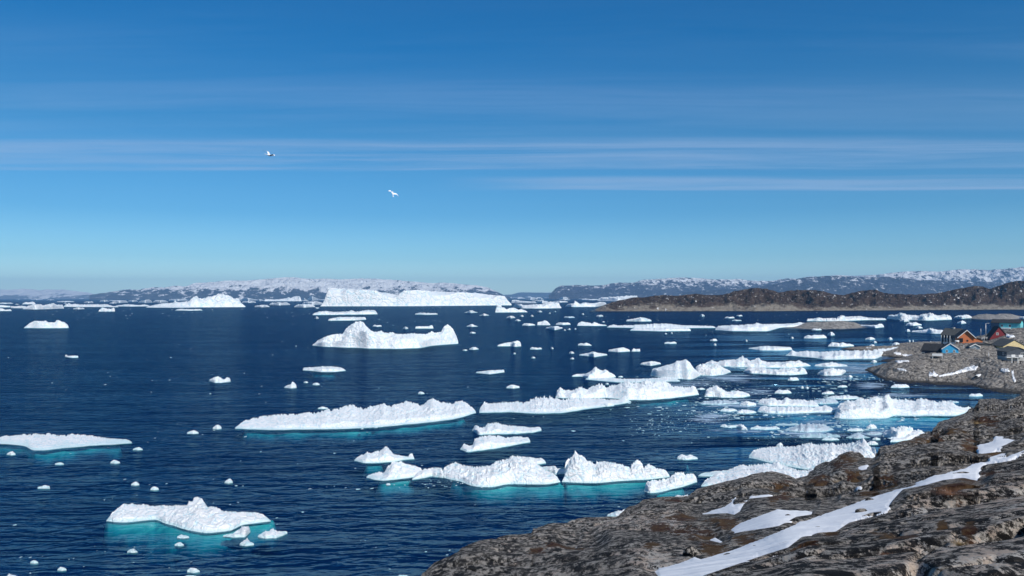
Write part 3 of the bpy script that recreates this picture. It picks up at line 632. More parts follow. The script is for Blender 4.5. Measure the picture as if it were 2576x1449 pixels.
skerry('A3', [(60, 618), (200, 605), (300, 592), (380, 572), (450, 562), (560, 560), (640, 556), (760, 552), (860, 565), (930, 590), (1000, 606), (1060, 616)], (560, 628), 'long low grey rock islet with ice heaped at both ends', 71)
skerry('A3', [(2000, 522), (2060, 505), (2110, 488), (2200, 480), (2290, 488), (2330, 478), (2440, 480), (2520, 500), (2620, 520)], (2300, 532), 'low grey rock islet beyond the turquoise house', 72)
skerry('A3', [(940, 538), (1000, 524), (1080, 520), (1130, 526), (1180, 538)], (1060, 540), 'sliver of brown rock in the ice behind the larger islet', 73)
skerry('A3', [(860, 1008), (930, 996), (1000, 1000), (1080, 996), (1130, 1008)], (990, 1010), 'flat dark rock awash just off the tip of the grey headland', 74)
#PART3

# ---------------------------------------------------------------- floating ice
BSEED = [100]
def berg(name, lab, c, top, bot, k=0.45, cliff=0.6, foot=None, mat=None, group=None, jag=1.0, cat=None, rough=1.0, depth=0.5, fscale=0.75):
    """one piece of ice: top = skyline, bot = near waterline, both in the photograph grid;
       k = how much of its height in the picture is top surface running away from the viewer"""
    BSEED[0] += 1; sd_ = BSEED[0]
    top = np.array(cv(c, top), float); bot = np.array(cv(c, bot), float)
    x0, x1 = min(top[0, 0], bot[0, 0]), max(top[-1, 0], bot[-1, 0]); W = x1 - x0
    nx = int(max(14, min(420, W / 0.75)))
    u = np.linspace(0, 1, nx); xs = x0 + W * u
    yt = np.interp(xs, top[:, 0], top[:, 1]); yb = np.interp(xs, bot[:, 0], bot[:, 1])
    hgt = np.maximum(yb - yt, 0.3); hm = float(hgt.max())
    j = fbm(V3(xs / max(1.6, hm * 0.22), sd_ * 1.3), 3, sd_, 0.6)
    yt = yt - jag * np.minimum(hgt, 40) * 0.11 * j - 0.25 * jag * np.abs(j)
    crumb = np.maximum(0, fbm(V3(xs / 2.6, sd_ * 3.1), 2, sd_ + 2, 0.6, True)) * jag
    yt = yt - np.minimum(hgt * 0.16, 4.5) * crumb
    yq = float(onz(np.array([xs[nx // 2]]), np.array([yb.mean()]))[0, 1])
    yb = yb + min(hm * 0.05, 1.2, 0.3 * hm * H / yq) * fbm(V3(xs / max(2.5, hm * .4), sd_ * 2.3), 3, sd_ + 9)
    ends = np.sqrt(np.clip(np.minimum(u, 1 - u) / 0.035, 0, 1)); ends = np.minimum(ends, 1)
    yt = yb - (yb - yt) * (0.12 + 0.88 * ends)
    Fp = onz(xs, yb, 0.0); Yf = Fp[:, 1]
    spx = float(np.median(Yf)) / FPX; Ww = W * spx
    def smooth(a, px=0.0):
        w = int(max(3, min(nx // 3, max(hm * 0.55, px) / (W / nx)))) | 1
        return np.convolve(np.pad(a, w // 2, 'edge'), np.hanning(w + 2)[1:-1] / np.hanning(w + 2)[1:-1].sum(), 'valid')
    Yf = smooth(Yf, 1.3 * yq / H); yb = np.interp(0, [0], [0]) + CY + 0 * yb + (yb - CY)
    rzt = ray(xs, yt)[:, 2]; rzs = ray(xs, np.minimum(smooth(yt), yb - 0.12 * hgt))[:, 2]; dmax = np.where(rzs < -1e-4, -H / np.minimum(rzs, -1e-4), 1e9)
    kk = np.clip(k + 0.10 * fbm(V3(xs / max(6, hm), sd_), 2, sd_ + 3), 0.06, 0.93)
    run = np.minimum(kk * (dmax - Yf), depth * Ww * (0.35 + 0.65 * np.sqrt(np.clip(1 - (2 * u - 1) ** 2, 0, 1))))
    run = np.maximum(run, 0.6 * spx)
    run = smooth(run, 1.3 * yq / H); Yr = Yf + run; zr = H + Yr * rzt; zs = np.maximum(H + Yr * rzs, zr * 0.5); bk = run * 0.55 + np.maximum(zr, 0) * 0.4 + spx
    nf = int(max(6, min(70, (hm / 0.6)))); nb = max(3, nf // 4)
    rows = []; lat = 0.0
    n1 = max(3, int(nf * (0.25 + 0.4 * cliff)))
    tv = np.concatenate([[-0.02], np.linspace(0, 0.16, n1, endpoint=False), np.linspace(0.16, 1, max(4, nf - n1))])
    for v in tv:
        if v < 0:
            p = ond(xs, yb, Yf + 0.2 * spx); p[:, 2] = -0.3 if yq < 500 else -1.2 * max(spx * 1.5, 0.4); p[:, 0] *= 1.0; rows.append(p); continue
        Y = Yf + run * v
        cl = cliff * np.clip(1 + 0.55 * fbm(V3(xs / max(4, hm * .6), sd_ + 7), 2, sd_ + 4), 0.1, 1.35); cl = np.minimum(cl, 0.96)
        fr = sm(v / 0.16)
        g = cl * fr + (1 - cl) * v ** 0.85 * (0.35 + 0.65 * v)
        z = (zs + (zr - zs) * sm((v - 0.86) / 0.14)) * g
        p = ond(xs, yt, Y); lim = p[:, 2].copy()
        fs = spx * min(max(3.0, hm * .30), 14)
        a = fbm(V3(p[:, 0] / fs, Y / (2.2 * fs), z / fs), 5, sd_ + 11, 0.62, True)
        z = z + rough * np.minimum(zr * 0.2, spx * 7) * a * math.sin(math.pi * (0.12 + 0.8 * v)) * ends * (0.35 + 0.65 * sm(v / 0.16))
        z = np.maximum(z, zr * 0.02 + 0.02)
        z = np.minimum(z, lim if v > 0 else lim)
        if v == 0: z = z * 0 - 0.05
        p[:, 2] = z
        # push the face in and out so that it is not a smooth curtain
        fb_ = spx * min(max(3.5, hm * .33), 16)
        b = fbm(V3(p[:, 0] / fb_, z / fb_, (Y + 7.7) / (2.0 * fb_)), 5, sd_ + 21, 0.62)
        p[:, 1] += rough * b * min(run.mean() * 0.25, fb_ * 0.55) * math.sin(math.pi * min(1, v * 1.0)) 
        p[:, 0] += rough * b * spx * 0.5
        rows.append(p)
    for f in np.linspace(0, 1, nb + 1)[1:]:
        Y = Yr + bk * f; p = ond(xs, yt, Y); z = zr * (1 - f ** 1.6) - 0.8 * spx * f
        p[:, 2] = np.minimum(z, p[:, 2] - 0.1 * spx * f); rows.append(p)
    P = np.stack(rows)
    loc = np.array([P[..., 0].mean(), P[..., 1].mean(), 0.0])
    dist = float(np.median(Yf)); m = mat or (MIN if dist < 420 else MI if dist < 1300 else MIF)
    o = mesh_obj(name, P.reshape(-1, 3), grid_faces(*P.shape[:2]), m, smooth=(hm < 5), loc=loc)
    tag(o, lab, cat or {'iceberg': 'iceberg', 'ice_floe': 'ice floe'}.get(name, 'ice'), group)
    if foot:
        ft = np.array(cv(c, foot), float); fx = np.arange(ft[0, 0], ft[-1, 0], 1.5); fy = np.interp(fx, ft[:, 0], ft[:, 1])
        y_in = np.interp(fx, bot[:, 0], bot[:, 1]); kz = np.ones(17) / 17; y_in = np.convolve(np.pad(y_in, 8, 'edge'), kz, 'valid'); fy = y_in + (fy - y_in) * fscale * (0.8 + 0.25 * fbm(V3(fx / 18, 1.7), 3, sd_)); rr = []
        A = onz(fx, y_in - 2.5, 0); B = onz(fx, fy, 0)
        for q in np.linspace(-0.35, 1.35, 22):
            p = A + (B - A) * max(q, -0.3); wv = fbm(V3(fx / 14, q * 2), 3, sd_ + 31)
            p[:, 2] = -0.35 - 4.4 * np.maximum(q, 0) ** 1.1 - 0.35 * (wv + 0.4) * max(q, 0) ** .5 - 9.0 * sm(1 - np.minimum(fx - fx[0], fx[-1] - fx) / 34.0)
            rr.append(p)
        Q = np.stack(rr[::-1]); 
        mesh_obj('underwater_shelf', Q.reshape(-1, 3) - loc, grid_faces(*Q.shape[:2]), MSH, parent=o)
    return o
def rag(c, x0, x1, y0, y1, n=None, s=0, peak=None, slope=0.0):
    """an uneven low outline between (x0..x1) with skyline near y0 and waterline y1"""
    r = random.Random(int(x0 * 7 + y0 * 13 + s)); n = n or max(3, min(12, int((x1 - x0) / max(6, (y1 - y0)) * 1.2)))
    top = []
    for i in range(n + 1):
        u = i / n; e = min(1.0, min(u, 1 - u) * 4 + 0.45); hh = (y1 - y0) * e * (0.62 + 0.38 * r.random())
        if peak is not None: hh = (y1 - y0) * max(0.38 * e, e * (1 - abs(u - peak) * 2.2))
        top.append((x0 + (x1 - x0) * u, y1 - hh + slope * u))
    return top, [(x0, y1 - (y1 - y0) * .1), ((x0 + x1) / 2, y1), (x1, y1 - (y1 - y0) * .15 + slope)]
def floe(lab, c, x0, x1, y0, y1, peak=None, k=0.5, name='ice_floe', group=None, slope=0.0, **kw):
    t, b = rag(c, x0, x1, y0, y1, peak=peak, slope=slope); return berg(name, lab, c, t, b, k=k, group=group, **kw)
IB, IF = 'iceberg', 'ice_floe'
# --- far bergs under the horizon
berg(IB, 'giant flat-topped tabular iceberg in front of the snowy island', 'A1', [(645, 392), (668, 360), (690, 315), (715, 255), (726, 216), (900, 222), (1100, 235), (1215, 243), (1250, 260), (1340, 266), (1400, 285), (1425, 288), (1490, 240), (1640, 235), (1700, 242), (1830, 252), (2000, 258), (2220, 265), (2330, 282), (2500, 296), (2540, 330), (2570, 345), (2572, 360)], [(645, 399), (1600, 397), (2572, 388)], k=0.10, cliff=0.88, jag=0.25, rough=0.22, depth=0.16)
berg(IB, 'broad lumpy iceberg with several peaks below the left mountains', 'A0', [(1480, 402), (1620, 372), (1700, 368), (1745, 364), (1762, 332), (1778, 360), (1830, 356), (1900, 350), (1940, 312), (1980, 298), (2000, 325), (2060, 320), (2120, 305), (2175, 290), (2202, 272), (2260, 285), (2330, 300), (2352, 322), (2400, 320), (2430, 368), (2468, 385)], [(1480, 407), (1900, 410), (2468, 406)], k=0.2, cliff=0.6, jag=.6, depth=0.25)
berg(IB, 'mid-sized iceberg with knobbly crest alone in open water at far left', 'A0', [(244, 612), (300, 568), (350, 547), (440, 550), (460, 541), (480, 560), (550, 562), (572, 541), (595, 542), (620, 555), (650, 558), (668, 578), (690, 580)], [(244, 616), (460, 618), (690, 616)], k=0.15, cliff=0.7, jag=.3, depth=.35)
berg(IB, 'central iceberg with tall left peak and pointed right peak joined by a saddle', 'A1', [(570, 772), (600, 755), (630, 735), (720, 703), (790, 685), (870, 680), (905, 625), (940, 600), (980, 578), (1000, 560), (1050, 547), (1080, 562), (1120, 615), (1155, 645), (1190, 665), (1260, 655), (1300, 672), (1380, 665), (1410, 680), (1600, 677), (1720, 685), (1770, 653), (1800, 672), (1860, 658), (1890, 605), (1925, 583), (2005, 650), (2035, 685), (2035, 720)], [(570, 795), (700, 806), (900, 813), (1150, 823), (1400, 828), (1650, 816), (1750, 797), (2035, 773)], k=0.14, cliff=0.55, jag=.6, depth=0.3)
berg(IF, 'wide low ice floe just below the left end of the giant tabular iceberg', 'A1', [(568, 472), (640, 452), (700, 448), (780, 458), (930, 452), (960, 440), (1000, 455), (1130, 438), (1200, 443), (1222, 458)], [(568, 486), (900, 484), (1222, 478)], k=.4)
berg(IF, 'narrow floe between the wide low floe and the left peak of the central iceberg', 'A1', [(725, 528), (800, 514), (850, 507), (1000, 510), (1108, 510)], [(725, 543), (1000, 541), (1108, 533)], k=.4)
floe('thin straight ice slab below the tabular iceberg, right of the wide low floe', 'A1', 1600, 1830, 462, 484)
berg(IF, 'slim floe with a raised right tip above the saddle of the central iceberg', 'A1', [(1603, 603), (1740, 600), (1765, 588), (1785, 602)], [(1603, 622), (1785, 622)])
floe('tiny flat slab just right of the left peak of the central iceberg', 'A1', 1175, 1266, 584, 604)
floe('tiny lump of ice above the middle of the central iceberg saddle', 'A1', 1480, 1532, 601, 628)
floe('small peaked floe above and right of the central iceberg, higher of two alike', 'A1', 2098, 2232, 435, 466, peak=.5)
floe('small triangular floe up and right of the central iceberg, near the icy pillar berg', 'A1', 2245, 2347, 468, 494, peak=.55)
floe('small peaked floe straight right of the central iceberg pointed peak', 'A1', 2118, 2234, 575, 605, peak=.45)
floe('very small flat slab right of the central iceberg', 'A1', 2150, 2212, 655, 672)
floe('lumpy little floe just right of the central iceberg base', 'A1', 2145, 2240, 805, 836)
floe('small turquoise-edged chip next to the lumpy little floe by the central iceberg base', 'A1', 2080, 2128, 828, 846)
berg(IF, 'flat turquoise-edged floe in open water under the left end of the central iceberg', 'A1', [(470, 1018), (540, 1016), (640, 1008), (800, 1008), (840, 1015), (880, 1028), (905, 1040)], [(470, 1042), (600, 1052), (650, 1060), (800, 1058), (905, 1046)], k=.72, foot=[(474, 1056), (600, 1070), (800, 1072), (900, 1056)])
berg(IF, 'slender floe below the right end of the central iceberg', 'A1', [(2213, 1060), (2350, 1044), (2500, 1038)], [(2213, 1068), (2350, 1082), (2500, 1062)], k=.6)
berg(IF, 'small floe with an upright knob, mid-water left of centre', 'A1', [(285, 1212), (310, 1195), (350, 1186), (362, 1160), (385, 1163), (392, 1180), (408, 1192)], [(285, 1218), (350, 1224), (408, 1220)], k=.3)
floe('small flat chip right of the knobbed floe', 'A1', 480, 526, 1150, 1170)
floe('small oval floe right of the knobbed floe', 'A1', 570, 642, 1166, 1192)
floe('small flat floe just above the crest of the long central ice ridge', 'A1', 622, 726, 1408, 1432)
floe('rounded twin-lobed floe above the long central ice ridge, right of it', 'A1', 2520, 2652, 1178, 1226)
floe('small thin floe in the gap above the right end of the long central ridge', 'A1', 1630, 1696, 1258, 1282)
berg(IF, 'floe rising to a knob at its right, straight right of the central iceberg', 'A1', [(2430, 790), (2500, 770), (2576, 762), (2640, 745), (2665, 768)], [(2430, 800), (2576, 800), (2600, 808), (2668, 800)], k=.4)
berg(IF, 'small stick-like floe alone in open water at left', 'A0', [(654, 890), (670, 888), (685, 900), (740, 896), (788, 898)], [(654, 908), (720, 916), (788, 914)], k=.35)
berg(IF, 'rounded white floe with two humps in open water left of centre', 'A0', [(2105, 1138), (2160, 1114), (2200, 1107), (2225, 1125), (2250, 1140), (2290, 1112), (2318, 1128)], [(2105, 1150), (2160, 1168), (2230, 1168), (2320, 1155)], k=.5)
# --- far ice field at the left
C = 'C0'
berg(IF, 'distant floe with ragged top cut by the left frame edge', C, [(-60, 345), (60, 350), (215, 362)], [(-60, 388), (215, 386)])
berg(IF, 'distant pinkish flat floe joining the ragged one at the left edge', C, [(215, 362), (300, 372), (420, 360), (530, 368)], [(215, 404), (530, 406)])
berg(IF, 'thick distant floe with a broken vertical front, largest of the far left ice field', C, [(460, 400), (560, 370), (640, 345), (780, 325), (860, 345), (960, 340), (1020, 322), (1090, 312), (1130, 335), (1285, 348)], [(460, 425), (700, 432), (900, 426), (1285, 412)], k=.3)
berg(IF, 'very long thin distant floe with a bump at its left end', C, [(1285, 340), (1390, 310), (1450, 330), (1520, 320), (1600, 335), (2150, 330), (2260, 362), (2385, 368)], [(1285, 378), (2000, 382), (2385, 386)], k=.3)
floe('short distant slab just under the very long thin floe', C, 1470, 1702, 392, 430)
berg(IF, 'distant two-horned floe under the right end of the very long thin floe', C, [(1980, 460), (2050, 398), (2150, 420), (2230, 425), (2285, 398), (2315, 425)], [(1980, 472), (2315, 472)], k=.3, name=IF) if False else berg(IB, 'little distant two-horned iceberg under the right end of the very long thin floe', C, [(1980, 460), (2050, 398), (2150, 420), (2230, 425), (2285, 398), (2315, 425)], [(1980, 472), (2315, 472)], k=.2)
berg(IF, 'distant lumpy floe nearest the horizon at far left', C, [(445, 318), (520, 285), (570, 292), (660, 278), (715, 305)], [(445, 326), (715, 326)], k=.25)
floe('short distant slab close to the horizon, right part of the far left field', C, 1688, 1882, 268, 304)
floe('short faint slab between the left-edge slab and the lumpy horizon floe', C, 300, 392, 312, 340)
floe('long thin slab at the left frame edge near the horizon', C, -60, 268, 293, 320)
berg(IF, 'low floe with a snowy hump cut by the left edge, lowest of the far field', C, [(-60, 405), (60, 415), (100, 440), (200, 430), (235, 445)], [(-60, 462), (235, 462)], k=.3)
floe('tiny pointed distant floe above the bump of the very long thin floe', C, 1275, 1355, 284, 320, peak=.5)
C = 'C1'
floe('long narrow slab floating just below the lumpy left iceberg', C, 955, 1497, 414, 456)
floe('long thin floe leading up to the left foot of the lumpy iceberg', C, -250, 440, 330, 372)
floe('thin floe plate along the base of the lumpy left iceberg', C, 362, 1480, 352, 396, k=.7)
FARG = 'ragged far floes strung along the horizon'
FARL = 'faint ragged floe in the chain of far ice along the horizon'
for cc, a, b, y0, y1 in [('C1', 0, 200, 240, 282), ('C1', 205, 490, 236, 300), ('C1', 500, 815, 240, 296), ('C1', 820, 1200, 208, 262), ('C0', 2010, 2200, 240, 280), ('C0', 2240, 2576, 250, 300), ('C0', 1140, 1500, 262, 284), ('C0', 2200, 2350, 285, 315),
                         ('C1', 2280, 2576, 190, 262), ('C1', 2290, 2576, 262, 300), ('C2', 0, 160, 225, 262), ('C2', 1020, 1250, 170, 260), ('C2', 920, 1030, 210, 260), ('C3', 550, 690, 175, 200),
                         ('C3', 700, 860, 178, 212), ('C3', 860, 1100, 165, 200), ('C3', 1060, 1240, 182, 212), ('C3', 1240, 1590, 166, 196), ('C3', 1580, 1780, 178, 232), ('C3', 1700, 1990, 150, 204), ('C3', 1990, 2120, 132, 168), ('C3', 2110, 2300, 152, 196), ('C3', 2260, 2545, 148, 210)]:
    floe(FARL, cc, a, b, y0, y1, group=FARG, k=.35)
for i in range(46):
    x0 = rnd.choice([rnd.uniform(0, 780), rnd.uniform(560, 800), rnd.uniform(1280, 1560)]); y1 = rnd.uniform(751, 759) - 0.0019 * x0; w_ = rnd.uniform(10, 46)
    floe(FARL, 'D', x0, x0 + w_, y1 - rnd.uniform(1.2, 3.6), y1, group=FARG, k=.3)
C = 'C2'
berg(IB, 'distant iceberg with a rounded block at its right, left of the tabular iceberg', C, [(160, 250), (178, 226), (300, 228), (400, 236), (570, 212), (622, 205), (650, 184), (700, 206), (760, 176), (870, 164), (900, 190), (915, 222)], [(160, 264), (915, 264)], k=.12, jag=.4)
floe('clean white slab under the block-ended distant iceberg', C, 262, 688, 288, 348, k=.4)
floe('ragged grey-white floe touching the left foot of the tabular iceberg', C, 930, 1350, 240, 345, k=.5)
floe('broken floe under the left foot of the tabular iceberg', C, 770, 1190, 320, 392, k=.5)
floe('ragged floe at the left end of the ice beside the tabular iceberg', C, -30, 275, 335, 388, k=.5)
floe('tiny chip in dark water at the left foot of the tabular iceberg', C, 1180, 1276, 385, 410)
floe('little rounded chip left of the narrow floe under the tabular iceberg', C, 1180, 1264, 575, 624)
C = 'C3'
berg(IB, 'iceberg with a thin icy pillar at its left end, right of the tabular one', C, [(318, 350), (345, 345), (408, 345), (425, 300), (436, 388), (500, 398), (530, 432), (600, 405), (680, 398), (730, 415), (770, 437), (830, 424), (900, 448), (955, 475)], [(312, 492), (955, 487)], k=.15, jag=.2, cliff=.8)
berg(IF, 'flat-fronted white floe right of the pillar berg', C, [(668, 345), (700, 320), (800, 320), (870, 345), (950, 345), (1050, 335), (1300, 330), (1320, 295), (1400, 290), (1590, 292), (1608, 350), (1638, 365)], [(668, 372), (740, 408), (1100, 412), (1300, 412), (1638, 404)], k=.3)
berg(IF, 'pale floe behind the flat-fronted one, beside the tabular iceberg end', C, [(630, 248), (730, 240), (800, 260), (1000, 272), (1130, 275)], [(630, 300), (1130, 306)], k=.4)
floe('short pale floe behind the flat-fronted one, second from the tabular iceberg', C, 1130, 1392, 258, 312)
floe('thin pale floe behind the right end of the flat-fronted floe', C, 1465, 1768, 250, 292)
berg(IB, 'long iceberg with a left hump touching the tip of the brown peninsula', C, [(1720, 356), (1780, 325), (1880, 312), (1908, 258), (1960, 290), (2000, 318), (2120, 293), (2200, 308), (2300, 308), (2420, 285), (2500, 285), (2545, 295)], [(1720, 370), (1780, 382), (2100, 380), (2380, 378), (2545, 330)], k=.2, jag=.5)
berg(IF, 'far white slab peeping over the brown peninsula tip', 'A2', [(860, 325), (900, 312), (1000, 308), (1100, 300), (1200, 296), (1270, 292)], [(860, 345), (1100, 347), (1270, 335)], k=.2)
floe('small flat slab below the gap between pillar berg and flat-fronted floe', C, 535, 712, 560, 608)
floe('slim floe to the left of the small peaked berg in the centre-right water', C, 850, 1112, 706, 758)
berg(IB, 'small peaked iceberg like a shark fin in the centre-right water', C, [(1153, 690), (1220, 680), (1280, 665), (1310, 648), (1360, 680), (1390, 705), (1415, 735)], [(1153, 746), (1415, 748)], k=.25)
berg(IF, 'little boat-shaped floe below the shark-fin berg', C, [(1325, 795), (1400, 785), (1450, 770), (1500, 778), (1570, 768), (1600, 790), (1662, 795)], [(1325, 812), (1430, 830), (1500, 850), (1560, 838), (1662, 810)], k=.5)
floe('flat bar-like floe just right of the shark-fin berg', C, 1525, 1824, 688, 742)
floe('faint thin slab above the flat bar-like floe', C, 1690, 1908, 565, 600, mat=MIG)
berg(IF, 'double-humped floe left of the long thin ice strip', C, [(1955, 735), (1990, 700), (2050, 675), (2120, 690), (2200, 700), (2250, 722), (2305, 683), (2380, 720), (2470, 738), (2550, 745)], [(1955, 757), (2250, 762), (2550, 758)], k=.3)
SG = 'small separate floes scattered over the centre-right water'
SL = 'small oval floe among the scattered ones on the dark centre-right water'
for cc, a, b, y0, y1 in [('C3', 1150, 1252, 453, 490), ('C3', 800, 882, 543, 580), ('C3', 1008, 1082, 543, 580), ('C3', 705, 822, 630, 666), ('C3', 2040, 2098, 506, 540), ('C3', 2338, 2482, 538, 577), ('C3', 1378, 1428, 486, 522), ('C3', 2450, 2512, 655, 695), ('C3', 1495, 1535, 455, 486),
                         ('C3', 1682, 1730, 830, 858), ('C3', 1760, 1828, 810, 842), ('C3', 1900, 1940, 805, 836), ('A2', 180, 302, 810, 833), ('A2', 388, 420, 808, 830), ('A2', 575, 628, 850, 876), ('A2', 195, 236, 903, 922), ('A2', 585, 628, 915, 932), ('A2', 940, 975, 1168, 1186), ('A2', 1888, 1940, 476, 502), ('A2', 2140, 2240, 502, 520),
                         ('A2', 2215, 2310, 532, 546), ('A2', 1535, 1560, 665, 680), ('A2', 1598, 1618, 658, 676), ('A2', 2345, 2372, 733, 755), ('A2', 2025, 2058, 770, 795), ('A2', 2255, 2320, 485, 500), ('A2', 1070, 1118, 1098, 1114), ('A2', 10, 40, 862, 882)]:
    floe(SL, cc, a, b, y0, y1, group=SG, k=.5)
C = 'A2'
berg(IF, 'left half of the long thin ice strip, back edge with fine teeth', C, [(955, 604), (975, 592), (1000, 590), (1015, 582), (1060, 592), (1200, 590), (1420, 578), (1560, 575), (1620, 582), (1700, 590), (2050, 598)], [(955, 610), (1200, 615), (1400, 618), (2050, 616)], k=.4)
berg(IF, 'narrow floe lying against the near side of the long thin ice strip', C, [(1188, 632), (1240, 615), (1400, 620), (1600, 612), (1700, 618), (1800, 622)], [(1188, 642), (1500, 650), (1800, 646)], k=.5)
berg(IF, 'right half of the long thin ice strip ending at the grey rock islet', C, [(2045, 600), (2200, 592), (2300, 592), (2440, 577), (2465, 570), (2500, 577), (2576, 582), (2850, 574), (2876, 562), (2980, 572)], [(2045, 636), (2200, 647), (2576, 650), (2700, 612), (2800, 610), (2980, 596)], k=.5)
berg(IF, 'isolated pointed floe above the left half of the long thin strip', C, [(1150, 535), (1230, 525), (1290, 510), (1350, 520), (1405, 538)], [(1150, 548), (1300, 552), (1405, 549)], k=.5)
floe('thin floe left of centre among dark water right of the central iceberg', C, 663, 802, 764, 794, slope=4)
floe('thin straight floe below the long thin ice strip', C, 1533, 1657, 750, 776)
floe('short flat floe under the right half of the long thin strip', C, 1993, 2067, 726, 748)
berg(IF, 'arrowhead-shaped floe with a lump in front', C, [(675, 884), (780, 868), (820, 854), (850, 867), (960, 880)], [(675, 891), (790, 902), (830, 913), (860, 905), (960, 890)], k=.6)
berg(IF, 'low mound floe right of the arrowhead-shaped one', C, [(970, 835), (1020, 830), (1070, 820), (1115, 814), (1150, 822), (1188, 840)], [(970, 852), (1080, 860), (1188, 852)], k=.5)
berg(IF, 'tiny saddle-shaped floe touching the right of the low mound floe', C, [(1204, 842), (1225, 822), (1250, 832), (1290, 826)], [(1204, 853), (1290, 853)], k=.5)
berg(IF, 'long smooth floe right of the bright wedge berg, farther out', C, [(2380, 818), (2460, 812), (2500, 803), (2576, 800), (2700, 806), (2818, 812)], [(2380, 825), (2500, 842), (2700, 845), (2818, 836)], k=.5)
berg(IF, 'lens-shaped floe up and left of the bright wedge berg', C, [(1293, 972), (1350, 960), (1400, 954), (1450, 958), (1500, 970)], [(1293, 985), (1400, 998), (1500, 978)], k=.6)
berg(IB, 'bright wedge-shaped iceberg with a smooth slanting face right of centre', C, [(1398, 1042), (1420, 1028), (1500, 1008), (1570, 988), (1640, 968), (1655, 950), (1700, 946), (1745, 932), (1790, 965), (1815, 1000), (1830, 1025), (1860, 1050), (1892, 1078)], [(1398, 1100), (1500, 1116), (1650, 1128), (1760, 1136), (1830, 1130), (1892, 1092)], k=.3, cliff=.75, jag=.3, rough=.45)
berg(IB, 'low iceberg joined to the right side of the bright wedge', C, [(1840, 1020), (1870, 1000), (1900, 983), (1950, 990), (2000, 1000), (2080, 992), (2110, 1012), (2160, 1035), (2202, 1050)], [(1840, 1088), (1900, 1094), (2000, 1100), (2100, 1092), (2160, 1078), (2202, 1060)], k=.35)
berg(IB, 'long saw-toothed iceberg ridge behind the bright wedge', C, [(1918, 985), (1950, 970), (2012, 944), (2060, 960), (2110, 950), (2160, 945), (2250, 940), (2290, 925), (2320, 908), (2360, 932), (2400, 950), (2480, 926), (2520, 950), (2576, 965), (2756, 962), (2820, 950), (2850, 960), (2880, 945), (2930, 968), (3006, 985)], [(1918, 992), (2100, 1002), (2250, 1010), (2576, 1018), (2800, 1018), (3006, 998)], k=.3)
berg(IB, 'jagged low iceberg in front of the saw-toothed ridge', C, [(2328, 1052), (2390, 1008), (2430, 1020), (2470, 1012), (2576, 1030), (2676, 1035), (2776, 1026), (2830, 1020), (2880, 1030), (2916, 1012), (2950, 1030), (2972, 1060)], [(2328, 1058), (2400, 1074), (2576, 1082), (2700, 1090), (2826, 1090), (2972, 1078)], k=.35)
berg(IB, 'bluish lumpy iceberg with a thin tongue to its left', C, [(603, 1095), (650, 1083), (740, 1079), (790, 1060), (805, 1045), (850, 1020), (880, 1035), (905, 1048), (950, 1042), (985, 1070), (1045, 1095)], [(603, 1104), (720, 1106), (760, 1130), (900, 1130), (1045, 1112)], k=.35)
berg(IF, 'low flat apron of ice stretching from the lumpy berg to the wedge berg', C, [(740, 1118), (900, 1112), (1000, 1118), (1100, 1130), (1300, 1130), (1450, 1122), (1560, 1112), (1640, 1125), (1692, 1140)], [(740, 1134), (900, 1150), (1100, 1166), (1250, 1166), (1400, 1160), (1692, 1154)], k=.75)
berg(IB, 'rounded white hump at the left end of the upper ice ridge', C, [(438, 1272), (460, 1245), (490, 1219), (520, 1240), (550, 1252), (640, 1238), (700, 1218), (760, 1245), (790, 1215), (850, 1195), (900, 1190), (952, 1215)], [(438, 1318), (560, 1326), (700, 1330), (952, 1320)], k=.45)
berg(IB, 'thick white ice ridge with flat right end above the bay mouth', C, [(900, 1245), (950, 1225), (1060, 1192), (1150, 1160), (1220, 1170), (1280, 1172), (1400, 1166), (1520, 1160), (1590, 1180), (1610, 1200), (1680, 1212), (1760, 1218), (1830, 1208), (1865, 1235), (1882, 1268)], [(900, 1312), (1050, 1330), (1180, 1342), (1400, 1340), (1600, 1322), (1750, 1305), (1882, 1290)], k=.45, fscale=0.28, foot=[(1150, 1352), (1400, 1350), (1700, 1318), (1875, 1298)])
berg(IF, 'wide rubbly floe field joining the long central ridge to the upper ridge', C, [(-330, 1390), (-280, 1378), (-200, 1382), (-60, 1372), (0, 1370), (60, 1366), (110, 1380), (200, 1352), (260, 1328), (320, 1314), (400, 1326), (450, 1342), (600, 1335), (700, 1330), (900, 1332), (1000, 1345), (1080, 1340), (1130, 1302), (1160, 1330), (1200, 1345)],
     [(-330, 1468), (-200, 1466), (0, 1462), (120, 1472), (300, 1476), (500, 1472), (700, 1440), (850, 1420), (1000, 1398), (1200, 1365)], k=.65, cliff=.35, jag=1.3, rough=1.3)
berg(IF, 'small rounded floe at the near edge of the rubbly floe field', C, *[[(905, 1385), (950, 1370), (1000, 1372), (1028, 1385)], [(905, 1400), (960, 1408), (1028, 1400)]], k=.5)
